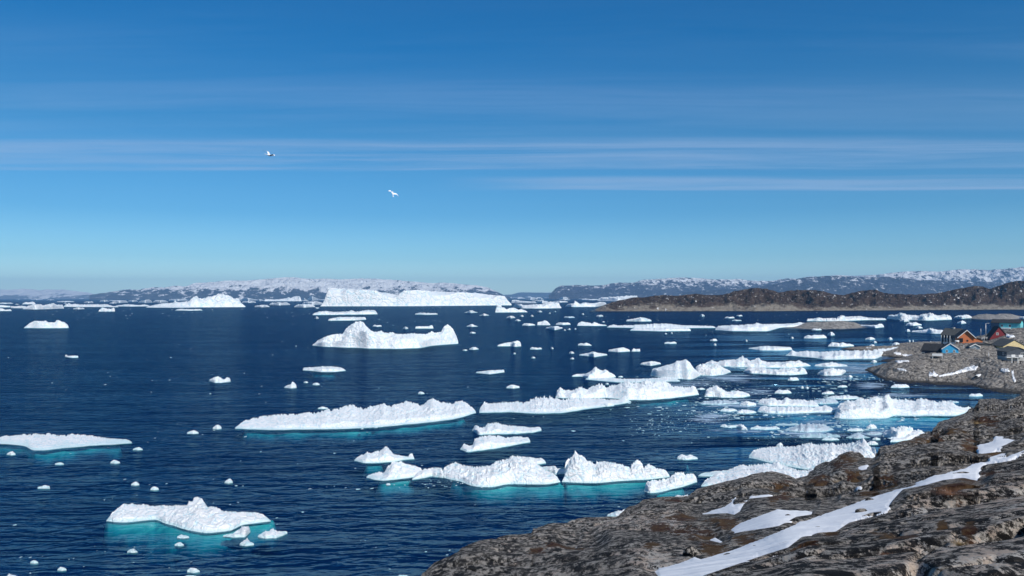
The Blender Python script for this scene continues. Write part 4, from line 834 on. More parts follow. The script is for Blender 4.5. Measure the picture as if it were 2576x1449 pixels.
# --- ice in the bay at the right
C = 'E0'
berg(IB, 'blue-green iceberg with crumbled left crown in the bay', C, [(330, 375), (380, 320), (440, 290), (500, 268), (560, 300), (620, 330), (660, 358), (760, 362), (860, 352), (950, 375), (1020, 400)], [(330, 432), (500, 440), (700, 450), (900, 448), (1020, 420)], k=.4, fscale=0.28, foot=[(335, 445), (600, 475), (900, 475), (1010, 435)])
floe('small flat floe between the upper ridge and the blue-green iceberg', C, 218, 342, 290, 328)
floe('blocky floe right of the blue-green iceberg', C, 1388, 1642, 322, 390)
floe('smooth grey-white floe below the blue-green iceberg', C, 270, 860, 478, 556, k=.8, mat=MIG)
floe('squarish white floe at the right end of the smooth grey-white one', C, 860, 1112, 482, 580, k=.5)
berg(IF, 'lumpy floe with green undercut, upper of two in mid bay', C, [(1130, 520), (1200, 465), (1300, 470), (1370, 448), (1420, 490), (1500, 495), (1570, 448), (1640, 480), (1830, 480), (1880, 500), (1950, 490), (2060, 550)], [(1130, 545), (1300, 575), (1600, 580), (1850, 585), (2060, 585)], k=.45, fscale=0.28, foot=[(1140, 560), (1500, 600), (1850, 600), (2050, 592)])
berg(IF, 'lumpy floe with pale ledge, lower of two in mid bay', C, [(1130, 625), (1160, 600), (1200, 580), (1330, 588), (1500, 590), (1700, 595), (1850, 588), (1980, 600), (2150, 568), (2280, 600)], [(1130, 655), (1250, 680), (1400, 690), (1700, 690), (2060, 672), (2280, 670)], k=.55, fscale=0.28, foot=[(1140, 670), (1400, 705), (2000, 700), (2270, 680)])
floe('thin uneven floe left of the lower lumpy floe', C, 820, 1114, 618, 690, k=.6)
floe('slim bright floe above the dark lead in the bay', C, 568, 828, 612, 658, k=.6)
berg(IF, 'chain of rounded lumps frozen into one floe in mid bay', C, [(568, 875), (600, 858), (640, 846), (680, 872), (720, 862), (765, 866), (800, 862), (880, 852), (920, 870), (980, 915)], [(568, 888), (700, 900), (820, 895), (880, 930), (980, 945)], k=.5)
floe('long thin snowy floe right of the chain of lumps', C, 1018, 1470, 868, 932, k=.6)
berg(IF, 'broad smooth grey-white pan with a snowy back edge', C, [(1545, 925), (1700, 880), (1800, 846), (1900, 850), (2080, 842), (2180, 880), (2285, 925)], [(1545, 942), (1700, 962), (1900, 972), (2100, 968), (2285, 938)], k=.8, mat=MIG)
floe('flat grey pan directly below the broad smooth one', C, 1755, 2385, 982, 1056, k=.85, mat=MIG)
floe('thin grey slab above the broad smooth pan', C, 1400, 1762, 832, 868, k=.7, mat=MIG)
floe('small white disc floe in dark water below the jagged low iceberg', C, 1586, 1754, 142, 192, k=.6)
floe('small blocky chunk below the chain of lumps, alone', C, 1412, 1518, 1125, 1186, k=.4)
floe('pair of small lumps forming one floe, upper right of the bay', C, 2100, 2290, 352, 396)
C = 'E1'
berg(IB, 'large bright iceberg with turquoise underwater shelf in the bay', C, [(360, 600), (430, 560), (500, 530), (560, 510), (650, 500), (740, 470), (820, 478), (900, 450), (1000, 458), (1090, 458), (1130, 430), (1172, 412), (1225, 462), (1300, 465), (1400, 475), (1500, 490), (1580, 502), (1610, 480), (1650, 465), (1740, 475), (1780, 508), (1900, 508), (2100, 512), (2160, 535), (2210, 570), (2270, 596), (2330, 598), (2380, 578), (2450, 598)],
     [(360, 740), (420, 768), (700, 768), (1000, 766), (1190, 758), (1230, 718), (1500, 722), (1900, 722), (2200, 725), (2300, 690), (2450, 640)], k=.5, cliff=.5, fscale=1.0, foot=[(390, 790), (700, 830), (1000, 862), (1300, 852), (1700, 835), (2000, 815), (2300, 760)])
floe('flat snow-dusted floe behind the left end of the large bright iceberg', C, 235, 752, 412, 475, k=.6)
floe('flat grey floe further left behind the large bright iceberg', C, -20, 420, 455, 545, k=.8, mat=MIG)
floe('white floe floating below the grey headland cliff', C, 1208, 1492, 240, 302, k=.5)
berg(IF, 'icy teal-shadowed floe with teeth near the rocky shore', C, [(1088, 985), (1150, 950), (1220, 908), (1300, 912), (1400, 898), (1460, 910), (1490, 895), (1530, 905), (1562, 950)], [(1088, 1035), (1200, 1058), (1300, 1080), (1450, 1075), (1562, 1045)], k=.5, foot=[(1095, 1055), (1300, 1110), (1550, 1070)])
berg(IF, 'icy floe half hidden by the rocky slope beside the toothed one', C, [(1380, 1045), (1450, 1000), (1550, 962), (1630, 938), (1680, 960), (1735, 985)], [(1200, 1120), (1380, 1110), (1550, 1090), (1735, 1050)], k=.5)
floe('dull grey dome-shaped pan left of the toothed floe', C, 535, 905, 962, 1066, k=.85, mat=MIG, peak=.45)
floe('small white twin lumps on grey ice under the large bright iceberg', C, 550, 812, 898, 956, k=.5)
floe('rounded white lump just below the turquoise shelf', C, 838, 1004, 852, 922, k=.4)
floe('rough greyish floe between the dome-shaped pan and the toothed floe', C, 845, 1092, 945, 1012, k=.7, mat=MIG)
floe('small square pale slab below the rough greyish floe', C, 930, 1052, 1042, 1088, k=.6)
floe('two joined small white lumps just above the coastal floe', C, 168, 432, 1048, 1092, k=.5)
floe('small bumpy floe right of the pyramid on the coastal floe', C, 840, 1020, 1105, 1162, k=.5)
floe('slim floe off the headland near the right frame edge', C, 2388, 2600, 382, 430, k=.6)
floe('faint thin plate off the right tip of the large bright iceberg', C, 2068, 2238, 488, 528, k=.7, mat=MIG)
berg(IF, 'broad rubble floe with a small pyramid against the foreground rocks', 'D', [(1884, 1139), (1900, 1132), (1932, 1127), (1960, 1124), (1985, 1126), (2040, 1115), (2055, 1120), (2100, 1117), (2140, 1117), (2158, 1113), (2172, 1106), (2180, 1114), (2190, 1126), (2212, 1132)], [(1884, 1150), (1932, 1163), (2000, 1176), (2060, 1186), (2140, 1196), (2212, 1205)], k=.6, cliff=.4)
berg(IF, 'ice floe tucked behind the foreground skyline, upper layer with a smooth flat back', 'D', [(1757, 1192), (1790, 1187), (1830, 1183), (1865, 1172), (1935, 1168), (1955, 1166), (1975, 1172), (2010, 1186), (2060, 1182)], [(1757, 1197), (1830, 1200), (1900, 1202), (2060, 1215)], k=.75)
berg(IF, 'bright thick floe tucked behind the foreground skyline, lower layer', 'D', [(1764, 1216), (1780, 1205), (1800, 1195), (1830, 1186), (1858, 1182), (1900, 1180), (1960, 1178), (2050, 1190)], [(1764, 1223), (1810, 1226), (1858, 1226), (1950, 1224), (2050, 1222)], k=.55, foot=[(1766, 1230), (1858, 1234), (1950, 1232)])
# --- around the grey islets and the headland
C = 'A3'
berg(IF, 'low white floe behind the long grey islet, left piece', C, [(390, 527), (450, 525), (515, 514), (560, 522), (690, 518)], [(390, 547), (690, 549)], k=.4)
berg(IF, 'low white floe behind the long grey islet, right piece', C, [(680, 516), (740, 492), (790, 505), (930, 500), (1010, 514), (1190, 520)], [(680, 548), (820, 545), (960, 538), (1190, 536)], k=.4)
berg(IB, 'chain of icy humps frozen together in front of the brown peninsula at right', C, [(1196, 500), (1215, 488), (1290, 487), (1345, 466), (1400, 485), (1520, 492), (1600, 472), (1650, 470), (1700, 494), (1770, 482), (1850, 498)], [(1196, 525), (1320, 535), (1450, 536), (1600, 543), (1850, 532)], k=.35)
floe('straight white floe between the icy humps and the far grey islet', C, 1870, 2052, 484, 523, k=.4)
berg(IF, 'curved floe at the right tip of the long grey islet', C, [(928, 585), (1030, 590), (1090, 588), (1140, 574), (1168, 592)], [(928, 602), (1090, 618), (1168, 608)], k=.4)
floe('small white floe at the right end of the far grey islet', C, 2515, 2640, 496, 524)
floe('small floe with a pimple on its left below the long grey islet', C, 360, 592, 684, 724)
floe('small round floe above and right of the pimpled one', C, 598, 674, 658, 694)
floe('cracked pale floe lying above the wide snowy floe by the headland', C, 604, 868, 762, 806)
berg(IF, 'bar-like floe in the channel left of the dark gabled house', C, [(1445, 645), (1550, 640), (1635, 622), (1700, 635), (1812, 650)], [(1445, 657), (1650, 673), (1812, 677)], k=.4)
HG = 'small loose floes in the channel left of the houses'
HL = 'small loose floe in the channel between the grey islets and the headland'
for a, b, y0, y1 in [(980, 1080, 708, 735), (1050, 1097, 744, 770), (1020, 1077, 780, 804), (1204, 1254, 710, 737), (1245, 1337, 763, 794), (1388, 1547, 560, 594), (1484, 1558, 598, 622), (1378, 1432, 626, 656), (440, 540, 620, 640), (1325, 1425, 525, 556), (968, 1082, 812, 838), (1900, 1995, 540, 575), (2310, 2350, 595, 620), (1035, 1098, 938, 967), (225, 258, 702, 726), (1410, 1435, 735, 758), (1450, 1470, 735, 760), (1620, 1665, 748, 775)]:
    floe(HL, C, a, b, y0, y1, group=HG, k=.5)
berg(IF, 'wide snowy floe reaching right to the grey headland', C, [(178, 882), (210, 870), (240, 843), (285, 862), (400, 850), (520, 862), (700, 855), (850, 852), (1050, 842), (1180, 830), (1300, 808), (1410, 802)], [(178, 893), (480, 918), (560, 935), (700, 935), (900, 928), (1080, 930), (1150, 900), (1250, 868), (1410, 815)], k=.75)
berg(IF, 'grey-fringed floe left of the tip of the headland', C, [(468, 988), (550, 974), (650, 962), (690, 974), (800, 990)], [(468, 1000), (600, 1010), (800, 1004)], k=.6)
berg(IB, 'small icy cluster in front of the headland tip', C, [(498, 1072), (530, 1052), (565, 1038), (640, 1018), (690, 1036), (785, 1040)], [(498, 1082), (560, 1095), (650, 1098), (745, 1092), (785, 1056)], k=.5, foot=[(500, 1090), (650, 1110), (780, 1068)])
floe('oval floe on smooth water between the lumpy floes and the headland', C, 198, 312, 1112, 1146, k=.6)
BG = 'loose small floes on the calm bay'
BL = 'loose small floe adrift on the calm bay water'
for a, b, y0, y1 in [(800, 852, 1088, 1118), (325, 360, 1198, 1228), (372, 412, 1202, 1230), (1230, 1425, 1176, 1220), (540, 665, 1255, 1284), (700, 800, 1190, 1215)]:
    if (a, b) != (1230, 1425): floe(BL, C, a, b, y0, y1, group=BG, k=.6)
# --- nearer water
berg(IB, 'long low rubble-topped ice ridge stretching across the middle of the water', 'A1', [(-210, 1602), (-140, 1560), (-60, 1545), (0, 1530), (100, 1510), (220, 1500), (400, 1495), (600, 1478), (720, 1455), (820, 1440), (900, 1412), (950, 1402), (1010, 1425), (1090, 1432), (1150, 1420), (1240, 1405), (1290, 1390), (1340, 1405), (1420, 1395), (1500, 1374), (1560, 1385), (1680, 1398), (1730, 1350), (1800, 1338), (1860, 1380), (1960, 1385), (2080, 1362), (2120, 1385), (2190, 1400), (2212, 1420)],
     [(-210, 1626), (-100, 1634), (100, 1640), (300, 1640), (600, 1636), (900, 1632), (1200, 1615), (1500, 1588), (1800, 1560), (2000, 1530), (2120, 1500), (2212, 1470)], k=.62, cliff=.4, jag=1.2, rough=1.3, fscale=0.28, foot=[(-220, 1640), (0, 1652), (400, 1652), (900, 1643), (1300, 1610), (1800, 1566), (2200, 1474)])
berg(IF, 'broad flat floe with bumpy back edge cut by the left frame edge', 'B0', [(-160, 240), (0, 240), (30, 228), (70, 222), (90, 228), (330, 206), (360, 212), (430, 207), (500, 220), (620, 215), (760, 222), (870, 235), (950, 246), (1060, 250), (1130, 256), (1158, 266)], [(-160, 285), (0, 288), (120, 296), (230, 312), (280, 348), (400, 344), (500, 334), (650, 318), (800, 306), (1000, 294), (1158, 282)], k=.8, cliff=.3, fscale=0.28, foot=[(-160, 300), (100, 310), (280, 362), (500, 350), (1150, 292)])
berg(IB, 'nearest iceberg, white with a knob and turquoise ice under water, lower left', 'B0', [(932, 940), (980, 900), (1050, 850), (1100, 824), (1150, 816), (1200, 828), (1300, 835), (1400, 832), (1520, 838), (1640, 832), (1655, 798), (1690, 792), (1700, 768), (1735, 760), (1770, 775), (1795, 810), (1815, 845), (1880, 845), (1930, 868), (1960, 888), (2050, 885), (2150, 892), (2244, 898), (2300, 912), (2340, 930), (2372, 948)],
     [(932, 965), (1000, 980), (1150, 976), (1280, 962), (1400, 950), (1420, 990), (1500, 1000), (1580, 1030), (1650, 1052), (1780, 1072), (1900, 1066), (2000, 1055), (2070, 1040), (2085, 1005), (2244, 985), (2372, 968)], k=.55, cliff=.45, jag=.8, rough=1.1, fscale=1.0, foot=[(835, 985), (900, 1052), (1050, 1075), (1200, 1160), (1450, 1185), (1750, 1160), (2000, 1130), (2244, 1080), (2400, 1020), (2510, 965)])
berg(IF, 'small pointed floe at the near right side of the nearest iceberg', 'B0', [(1955, 1092), (2040, 1078), (2090, 1045), (2120, 1020), (2180, 1020), (2195, 1040)], [(1955, 1100), (2050, 1112), (2150, 1108), (2195, 1060)], k=.5)
berg(IF, 'small pyramid-shaped growler below the nearest iceberg', 'B0', [(2100, 1165), (2130, 1148), (2165, 1118), (2190, 1150), (2226, 1165)], [(2100, 1178), (2160, 1188), (2226, 1175)], k=.35)
berg(IF, 'separate crescent-shaped floe off the right tip of the nearest iceberg', 'B1', [(15, 1095), (60, 1070), (110, 1055), (145, 1038), (190, 1060), (270, 1058)], [(15, 1105), (80, 1122), (180, 1115), (275, 1075)], k=.55)
floe('rounded small floe close under the nearest iceberg front', 'B0', 1552, 1658, 1082, 1120, k=.6)
floe('small smooth growler further below the nearest iceberg front', 'B0', 1530, 1612, 1152, 1186, k=.4)
floe('small round floe left of the growlers near the bottom left', 'B0', 1115, 1206, 1212, 1246, k=.5)
floe('pale rounded floe cut by the bottom edge at far left', 'B0', 20, 205, 1410, 1500, k=.4, peak=.45)
floe('chunky growler near the bottom left corner', 'B0', 503, 582, 1360, 1404, k=.35)
floe('smooth grey growler left of the chunky one in the bottom left', 'B0', 266, 336, 1308, 1340, k=.4)
berg(IF, 'thin curled floe in open water at left', 'B0', [(330, 670), (370, 664), (385, 655), (438, 662)], [(330, 682), (438, 684)], k=.5)
floe('thin floe off the right tip of the broad left-edge floe', 'B0', 1165, 1252, 318, 346, k=.5)
floe('small twin growler just below the broad left-edge floe', 'B0', 60, 136, 358, 390, k=.4)
floe('small flat floe below the middle of the broad left-edge floe', 'B0', 482, 560, 450, 474, k=.5)
floe('small twin-humped floe below the right part of the broad left-edge floe', 'B0', 968, 1052, 430, 464, k=.4)
floe('oval growler up-left of the left tip of the long central ridge', 'B0', 1865, 1942, 124, 164, k=.4)
floe('ragged little floe left of the tip of the long central ridge', 'B0', 1640, 1742, 170, 204, k=.4)
floe('longish growler in the scattered bits above the nearest iceberg', 'B0', 1318, 1392, 660, 698, k=.4)
floe('small cone-topped growler above the knob of the nearest iceberg', 'B0', 1968, 2040, 596, 638, k=.35)
floe('little forked growler among the bits above the nearest iceberg, left one', 'B0', 1150, 1222, 622, 656, k=.4)
floe('ice cluster at the bottom of the frame, left of centre', 'B0', 1640, 1752, 1362, 1422, k=.4)
floe('half-sunk floe cut by the bottom edge left of the rocks', 'B1', 1205, 1370, 1425, 1475, k=.4, peak=.5)
floe('flat lower growler of the pair by the bottom edge, left of centre', 'B0', 1615, 1725, 1430, 1470, k=.5)
berg(IF, 'low floe with a knob, upper left end of the turquoise iceberg group', 'B1', [(862, 425), (920, 392), (980, 372), (1020, 375), (1060, 358), (1110, 352), (1125, 330), (1150, 325), (1170, 350), (1200, 385), (1270, 395), (1335, 405), (1345, 382), (1365, 377), (1388, 400)], [(862, 436), (950, 462), (1100, 455), (1200, 450), (1290, 432), (1388, 424)], k=.5, foot=[(870, 448), (960, 480), (1200, 465)])
berg(IF, 'turquoise-streaked low floe, lower left end of the turquoise iceberg group', 'B1', [(968, 572), (1020, 556), (1075, 540), (1120, 548), (1150, 500), (1190, 455), (1250, 448), (1300, 465), (1380, 485), (1462, 510)], [(968, 584), (1040, 606), (1120, 614), (1220, 604), (1340, 590), (1462, 560)], k=.7, cliff=.3, foot=[(980, 600), (1120, 632), (1340, 610), (1460, 580)])
berg(IF, 'sloping pale slab linking the streaked floe to the large lumpy iceberg', 'B1', [(1368, 590), (1410, 550), (1460, 518), (1540, 508), (1600, 505), (1640, 520)], [(1368, 604), (1450, 595), (1540, 575), (1640, 590)], k=.65)
berg(IB, 'large lumpy iceberg with cyan hollows left of the spired one', 'B1', [(1618, 545), (1640, 505), (1690, 475), (1760, 464), (1810, 485), (1900, 495), (1980, 492), (2060, 485), (2120, 455), (2190, 430), (2244, 405), (2320, 410), (2400, 412), (2450, 410), (2500, 425), (2535, 440), (2470, 452), (2540, 530), (2600, 555), (2650, 585), (2666, 605)] if False else
     [(1618, 545), (1640, 505), (1690, 475), (1760, 464), (1810, 485), (1900, 495), (1980, 492), (2060, 485), (2120, 455), (2190, 430), (2244, 405), (2320, 410), (2400, 412), (2440, 440), (2470, 480), (2540, 530), (2600, 555), (2650, 585), (2666, 605)],
     [(1618, 580), (1700, 605), (1800, 622), (1880, 658), (1960, 670), (2070, 670), (2150, 652), (2244, 642), (2400, 645), (2540, 648), (2620, 635), (2666, 622)], k=.5, cliff=.5, rough=1.35, foot=[(1625, 600), (1800, 650), (1950, 690), (2244, 692), (2500, 690), (2800, 690)])
berg(IF, 'flat tongue of ice behind the top of the large lumpy iceberg', 'B2', [(60, 412), (120, 408), (200, 420), (262, 420), (298, 448)], [(60, 470), (200, 475), (298, 462)], k=.6)
berg(IF, 'small ice bits packed between the lumpy and the spired icebergs', 'B2', [(240, 495), (330, 490), (370, 486), (400, 510), (478, 515)], [(240, 512), (380, 560), (478, 555)], k=.7)
berg(IB, 'spired iceberg with jagged blocks trailing right, centre foreground water', 'B2', [(438, 605), (462, 560), (462.5, 490), (480, 450), (512, 420), (545, 395), (553, 360), (570, 385), (610, 402), (640, 420), (655, 445), (700, 455), (738, 480), (742, 452), (780, 448), (880, 462), (960, 475), (1040, 510), (1050, 475), (1100, 440), (1140, 470), (1156, 520), (1168, 490), (1205, 480), (1280, 515), (1345, 522), (1382, 545)],
     [(438, 622), (520, 632), (620, 634), (760, 634), (900, 622), (1050, 612), (1200, 602), (1300, 590), (1382, 580)], k=.35, cliff=.55, rough=1.4, foot=[(370, 690), (620, 690), (800, 655), (1100, 640), (1380, 612)])
berg(IB, 'rugged ice block at the right end of the spired iceberg, nearest the rocks', 'B2', [(1160, 670), (1180, 630), (1240, 615), (1310, 612), (1390, 585), (1425, 552), (1500, 545), (1520, 575), (1545, 555), (1590, 560), (1622, 580)], [(1160, 705), (1205, 722), (1300, 715), (1400, 690), (1500, 665), (1622, 625)], k=.45, cliff=.55, rough=1.2, foot=[(1170, 745), (1300, 740), (1600, 650)])
floe('small dome floe half hidden behind the rock skyline below the rugged block', 'B2', 1145, 1234, 768, 812, peak=.5, k=.4)
floe('white floe behind the rock skyline, right of the small dome floe', 'B2', 1400, 1580, 736, 785, k=.5)
berg(IF, 'pale green-tinged floe touching the rock skyline at the lower right', 'B2', [(832, 915), (880, 895), (930, 878), (960, 880), (990, 870), (1010, 880)], [(832, 935), (940, 945), (1010, 940)], k=.6)
floe('small white growler on the water just above the lower rocks', 'B2', 605, 685, 950, 976, k=.5)
berg(IF, 'small snow-topped floe alone right of the spired iceberg', 'B2', [(1448, 405), (1490, 385), (1530, 398), (1560, 386), (1628, 412)], [(1448, 424), (1520, 434), (1628, 422)], k=.5, foot=[(1445, 436), (1540, 446), (1630, 432)])
berg(IF, 'ragged floe in two lobes, upper of the centre pair', 'D', [(1188, 1078), (1197, 1069), (1206, 1076), (1218, 1076), (1228, 1066), (1246, 1064), (1262, 1070), (1288, 1072), (1310, 1074), (1340, 1077), (1362, 1073)], [(1188, 1083), (1205, 1094), (1250, 1092), (1300, 1091), (1340, 1088), (1362, 1083)], k=.6)
berg(IF, 'ragged floe with a low left foot, lower of the centre pair', 'D', [(1158, 1126), (1168, 1118), (1180, 1122), (1190, 1120), (1194, 1106), (1210, 1100), (1240, 1098), (1270, 1101), (1300, 1099), (1334, 1102)], [(1158, 1131), (1175, 1137), (1210, 1133), (1260, 1126), (1334, 1112)], k=.6)

# --- slush and thin brash between the floes of the bay
def slush(c, x0, x1, y0, y1):
    (a0, b0), (a1, b1) = cv(c, [(x0, y0), (x1, y1)])
    X, Y = np.meshgrid(np.linspace(a0, a1, 60), np.linspace(b1, b0, 24)); u = (X - a0) / (a1 - a0) * 2 - 1; v = (Y - b0) / (b1 - b0) * 2 - 1
    P = onz(X, Y, 0.05); cvr = 1.0 - (u ** 2 + v ** 2) - 0.1
    o = mesh_obj('slush', P.reshape(-1, 3), grid_faces(*X.shape), MSL, attrs={'cover': np.clip(cvr, -.6, 1)}); tag(o, kind='stuff')
for i, a in enumerate([('E0', 250, 1500, 450, 640), ('E0', 0, 900, 640, 860), ('E0', 1500, 2700, 560, 700), ('E0', 1700, 2600, 740, 860), ('E0', 1300, 2600, 840, 1120), ('E1', 300, 1900, 880, 1120), ('E1', 800, 1850, 370, 450), ('E1', 560, 1200, 190, 330), ('E0', 100, 1300, 60, 250),
          ('E0', 2000, 2576, 90, 200), ('A3', 480, 1250, 960, 1090), ('E0', 700, 1500, 300, 420), ('A2', 1100, 2200, 1130, 1230), ('E0', 300, 1500, 900, 1000), ('A3', 700, 1300, 850, 950)]):
    slush(a[0], a[1], a[2], a[3], a[4])

# --- tiny loose pieces: six shapes, copied
def bit_mesh(i):
    bm = bmesh.new(); bmesh.ops.create_icosphere(bm, subdivisions=2, radius=1.0); r = random.Random(i)
    off = Vector((i * 7.1, i * 3.3, 0))
    for v in bm.verts:
        n = float(noise3(np.array([v.co * 1.3 + off]), i)[0]); q = float(noise3(np.array([v.co * 3.1 + off]), i + 5)[0])
        c0 = v.co.copy()
        for k in range(7):
            rr = random.Random(i * 17 + k); nv = Vector((rr.uniform(-1, 1), rr.uniform(-1, 1), rr.uniform(-.2, 1))).normalized(); dd = v.co.dot(nv)
            if dd > .5: v.co -= nv * (dd - .5)
        v.co *= 1.15 + 0.4 * n + 0.14 * q
        v.co.z = max(v.co.z, -0.35) * (0.5 + 0.25 * r.random() * 0 + 0.08 * i)
    me = bpy.data.meshes.new('ice_bit'); bm.to_mesh(me); bm.free(); me.materials.append(MIN); return me
BITS = [bit_mesh(i) for i in range(6)]
def bit(x, y, w, lab, group, hgt=None):
    p = onz(x, y, 0.0); s = w * p[1] / FPX / 2
    o = bpy.data.objects.new('ice_bit', BITS[rnd.randrange(6)]); link(o); o.location = (p[0], p[1], -0.03 * s); sy = s * rnd.uniform(0.7, 1.4)
    o.scale = (s, sy, s * rnd.uniform(0.18, 0.48)); o.rotation_euler = (rnd.uniform(-.2, .2), rnd.uniform(-.2, .2), rnd.uniform(-0.7, 0.7)); tag(o, lab, 'ice piece', group)
L1 = ('tiny white ice bit adrift on the dark water at left', 'ice bits adrift on the left water')
L2 = ('tiny white ice bit adrift among the floes at right', 'ice bits adrift among the right floes')
L3 = ('tiny pale ice speck just below the far ice field', 'ice specks below the far ice field')
ex = {'B0': [(1460, 640, 14, 9), (1310, 648, 10), (1375, 640, 9), (1635, 683, 7), (1872, 600, 14), (2068, 658, 20), (2130, 660, 12), (1200, 742, 12), (915, 782, 12), (985, 768, 8), (968, 885, 7), (2018, 822, 16), (2085, 803, 20), (1868, 810, 9), (128, 1002, 22), (850, 1226, 10), (828, 1188, 6), (920, 1236, 12),
            (1180, 1196, 12), (1325, 1244, 8), (180, 1284, 24), (262, 1286, 20), (420, 1290, 9), (330, 1265, 6), (372, 1276, 6), (605, 1304, 12), (645, 1296, 12), (735, 1366, 14), (1170, 1330, 14), (1675, 1325, 18), (1485, 1378, 20), (1570, 1400, 12), (265, 1424, 18), (125, 372, 9),
            (618, 376, 18), (1092, 602, 22), (1358, 240, 14), (1295, 276, 8), (1776, 210, 14), (1905, 104, 8), (1875, 172, 18), (2150, 228, 30), (2088, 216, 10), (2110, 440, 14), (1776, 302, 10), (1384, 186, 10), (1176, 186, 8), (1150, 190, 6), (1555, 118, 8), (1580, 118, 6), (1635, 112, 7), (1290, 188, 6), (1245, 190, 6), (1510, 196, 6), (948, 322, 12), (1415, 716, 6)],
      'B1': [(410, 888, 26), (362, 466, 9), (690, 374, 18), (895, 358, 12), (858, 265, 16), (870, 505, 18), (1455, 480, 26), (1155, 650, 38), (1212, 650, 16), (900, 688, 32), (1012, 682, 28), (785, 676, 16), (620, 668, 13), (685, 662, 12), (475, 685, 26), (208, 638, 8), (1500, 642, 12), (1460, 640, 14), (1122, 730, 8), (918, 1140, 12), (958, 1140, 10),
             (1490, 1236, 18), (1695, 1224, 14), (1675, 1264, 20), (1175, 1388, 15), (1050, 1198, 9), (1165, 1180, 8), (975, 190, 30), (910, 198, 10), (928, 160, 26), (1045, 148, 34), (1815, 226, 10), (1505, 340, 10), (1350, 310, 8), (1920, 825, 12), (1523, 600, 12), (128, 1010, 14), (185, 995, 14), (180, 940, 16), (395, 1142, 7), (890, 1288, 6), (40, 360, 12)],
      'B2': [(188, 50, 14), (278, 54, 18), (708, 76, 10), (868, 262, 9), (975, 263, 22), (535, 178, 46), (1075, 396, 10), (742, 345, 9), (525, 690, 11), (935, 842, 18), (800, 832, 14), (965, 665, 10), (1310, 36, 18), (1540, 24, 20), (1235, 112, 10), (1670, 136, 14), (1720, 232, 22), (1575, 282, 12), (1605, 535, 17), (1660, 100, 8), (2175, 66, 18), (1890, 352, 7), (15, 70, 16), (570, 790, 9), (700, 850, 8), (1400, 500, 6)],
      'A0': [(85, 916, 14), (1718, 914, 14), (1482, 940, 9), (1700, 496, 16), (2206, 626, 10), (1392, 568, 7), (2310, 490, 12), (2492, 488, 10), (1803, 782, 10), (1918, 826, 14), (522, 1170, 14), (1062, 1186, 16), (1084, 1064, 10), (1182, 1112, 9), (1710, 1140, 20), (1525, 1262, 20), (2118, 1280, 24), (2134, 1086, 10), (2458, 1072, 16), (1828, 1310, 14), (1148, 1298, 10), (665, 1240, 9), (1532, 1144, 14), (1110, 1104, 14), (2300, 1230, 6)],
      'A1': [(165, 888, 12), (400, 800, 18), (312, 840, 10), (265, 752, 10), (650, 670, 8), (372, 580, 10), (520, 818, 8), (58, 1202, 22), (30, 1280, 20), (660, 1206, 16), (1238, 1222, 16), (1950, 1248, 16), (1720, 1275, 10), (2128, 1212, 20), (1380, 590, 16), (1322, 562, 14), (1236, 530, 20), (1258, 514, 12), (1196, 540, 14), (1430, 604, 9), (1600, 555, 14), (1655, 556, 8), (1803, 545, 12), (1852, 555, 12), (1880, 563, 8), (1548, 542, 9), (1660, 530, 8), (1720, 545, 7), (2034, 604, 8), (1978, 550, 8), (2165, 624, 9), (2148, 704, 14), (2390, 868, 9), (1810, 850, 8), (1652, 870, 7), (2262, 966, 12), (1920, 458, 8), (1852, 412, 8), (98, 1364, 12), (325, 1260, 10), (282, 520, 7), (392, 530, 7), (345, 540, 6)],
      'A2': [(1955, 690, 14), (1020, 535, 10), (1105, 534, 9), (1230, 560, 0.1), (640, 626, 8), (808, 636, 7), (525, 770, 10), (530, 636, 10), (575, 628, 14), (1330, 1058, 9), (1250, 1040, 6), (1520, 920, 6), (1680, 1440, 14), (1860, 1430, 14), (990, 1440, 16), (1440, 556, 6), (1378, 670, 6), (1680, 658, 12), (2280, 680, 8)],
      'E0': [(300, 880, 14), (95, 972, 10), (155, 962, 12), (135, 1000, 12), (385, 1042, 24), (138, 1132, 14), (595, 988, 12), (718, 985, 12), (790, 946, 10), (880, 940, 14), (1000, 950, 16), (1110, 985, 14), (528, 1040, 20), (245, 1080, 10), (475, 1120, 10), (755, 1078, 10), (910, 755, 14), (1170, 755, 26), (960, 735, 9), (1040, 735, 20), (1335, 770, 12), (1340, 825, 14), (1535, 732, 30), (210, 615, 20), (340, 640, 26), (400, 672, 28), (70, 688, 30), (520, 668, 24), (740, 292, 14), (875, 228, 9), (905, 172, 9), (1000, 178, 12), (765, 165, 18), (1300, 308, 30), (1235, 285, 8), (1805, 292, 16), (1875, 295, 18), (1735, 228, 10), (1845, 182, 12), (1705, 1088, 20), (1555, 1088, 12), (1420, 1030, 8), (1515, 1105, 8), (1940, 755, 40), (2085, 760, 20), (565, 810, 9), (440, 816, 8), (470, 816, 8), (2450, 180, 9), (2540, 120, 30), (1625, 1018, 26), (2400, 270, 40)],
      'E1': [(520, 185, 10), (600, 128, 24), (560, 350, 12), (685, 345, 12), (1120, 308, 14), (660, 192, 38), (480, 280, 40), (1090, 260, 24), (400, 1065, 20), (950, 1065, 20), (420, 290, 16), (530, 1160, 10)]}
for c_, L in ex.items():
    for e in L:
        (x, y), = cv(c_, [(e[0], e[1])]); w = max(e[2] * CV[c_][2] * 1.15, 1.6)
        if e[2] < 1: continue
        lab = L1 if x < 1150 else L2
        bit(x, y, w, *lab)
FINE = []
for i in range(60):
    x = rnd.uniform(0, 800); y = rnd.uniform(776, 792) if rnd.random() < .7 else rnd.uniform(792, 805); FINE.append((x, y, rnd.uniform(2.2, 4.5)))
for i in range(60): FINE.append((rnd.uniform(1450, 2300), rnd.uniform(785, 850), rnd.uniform(1.8, 3.4)))
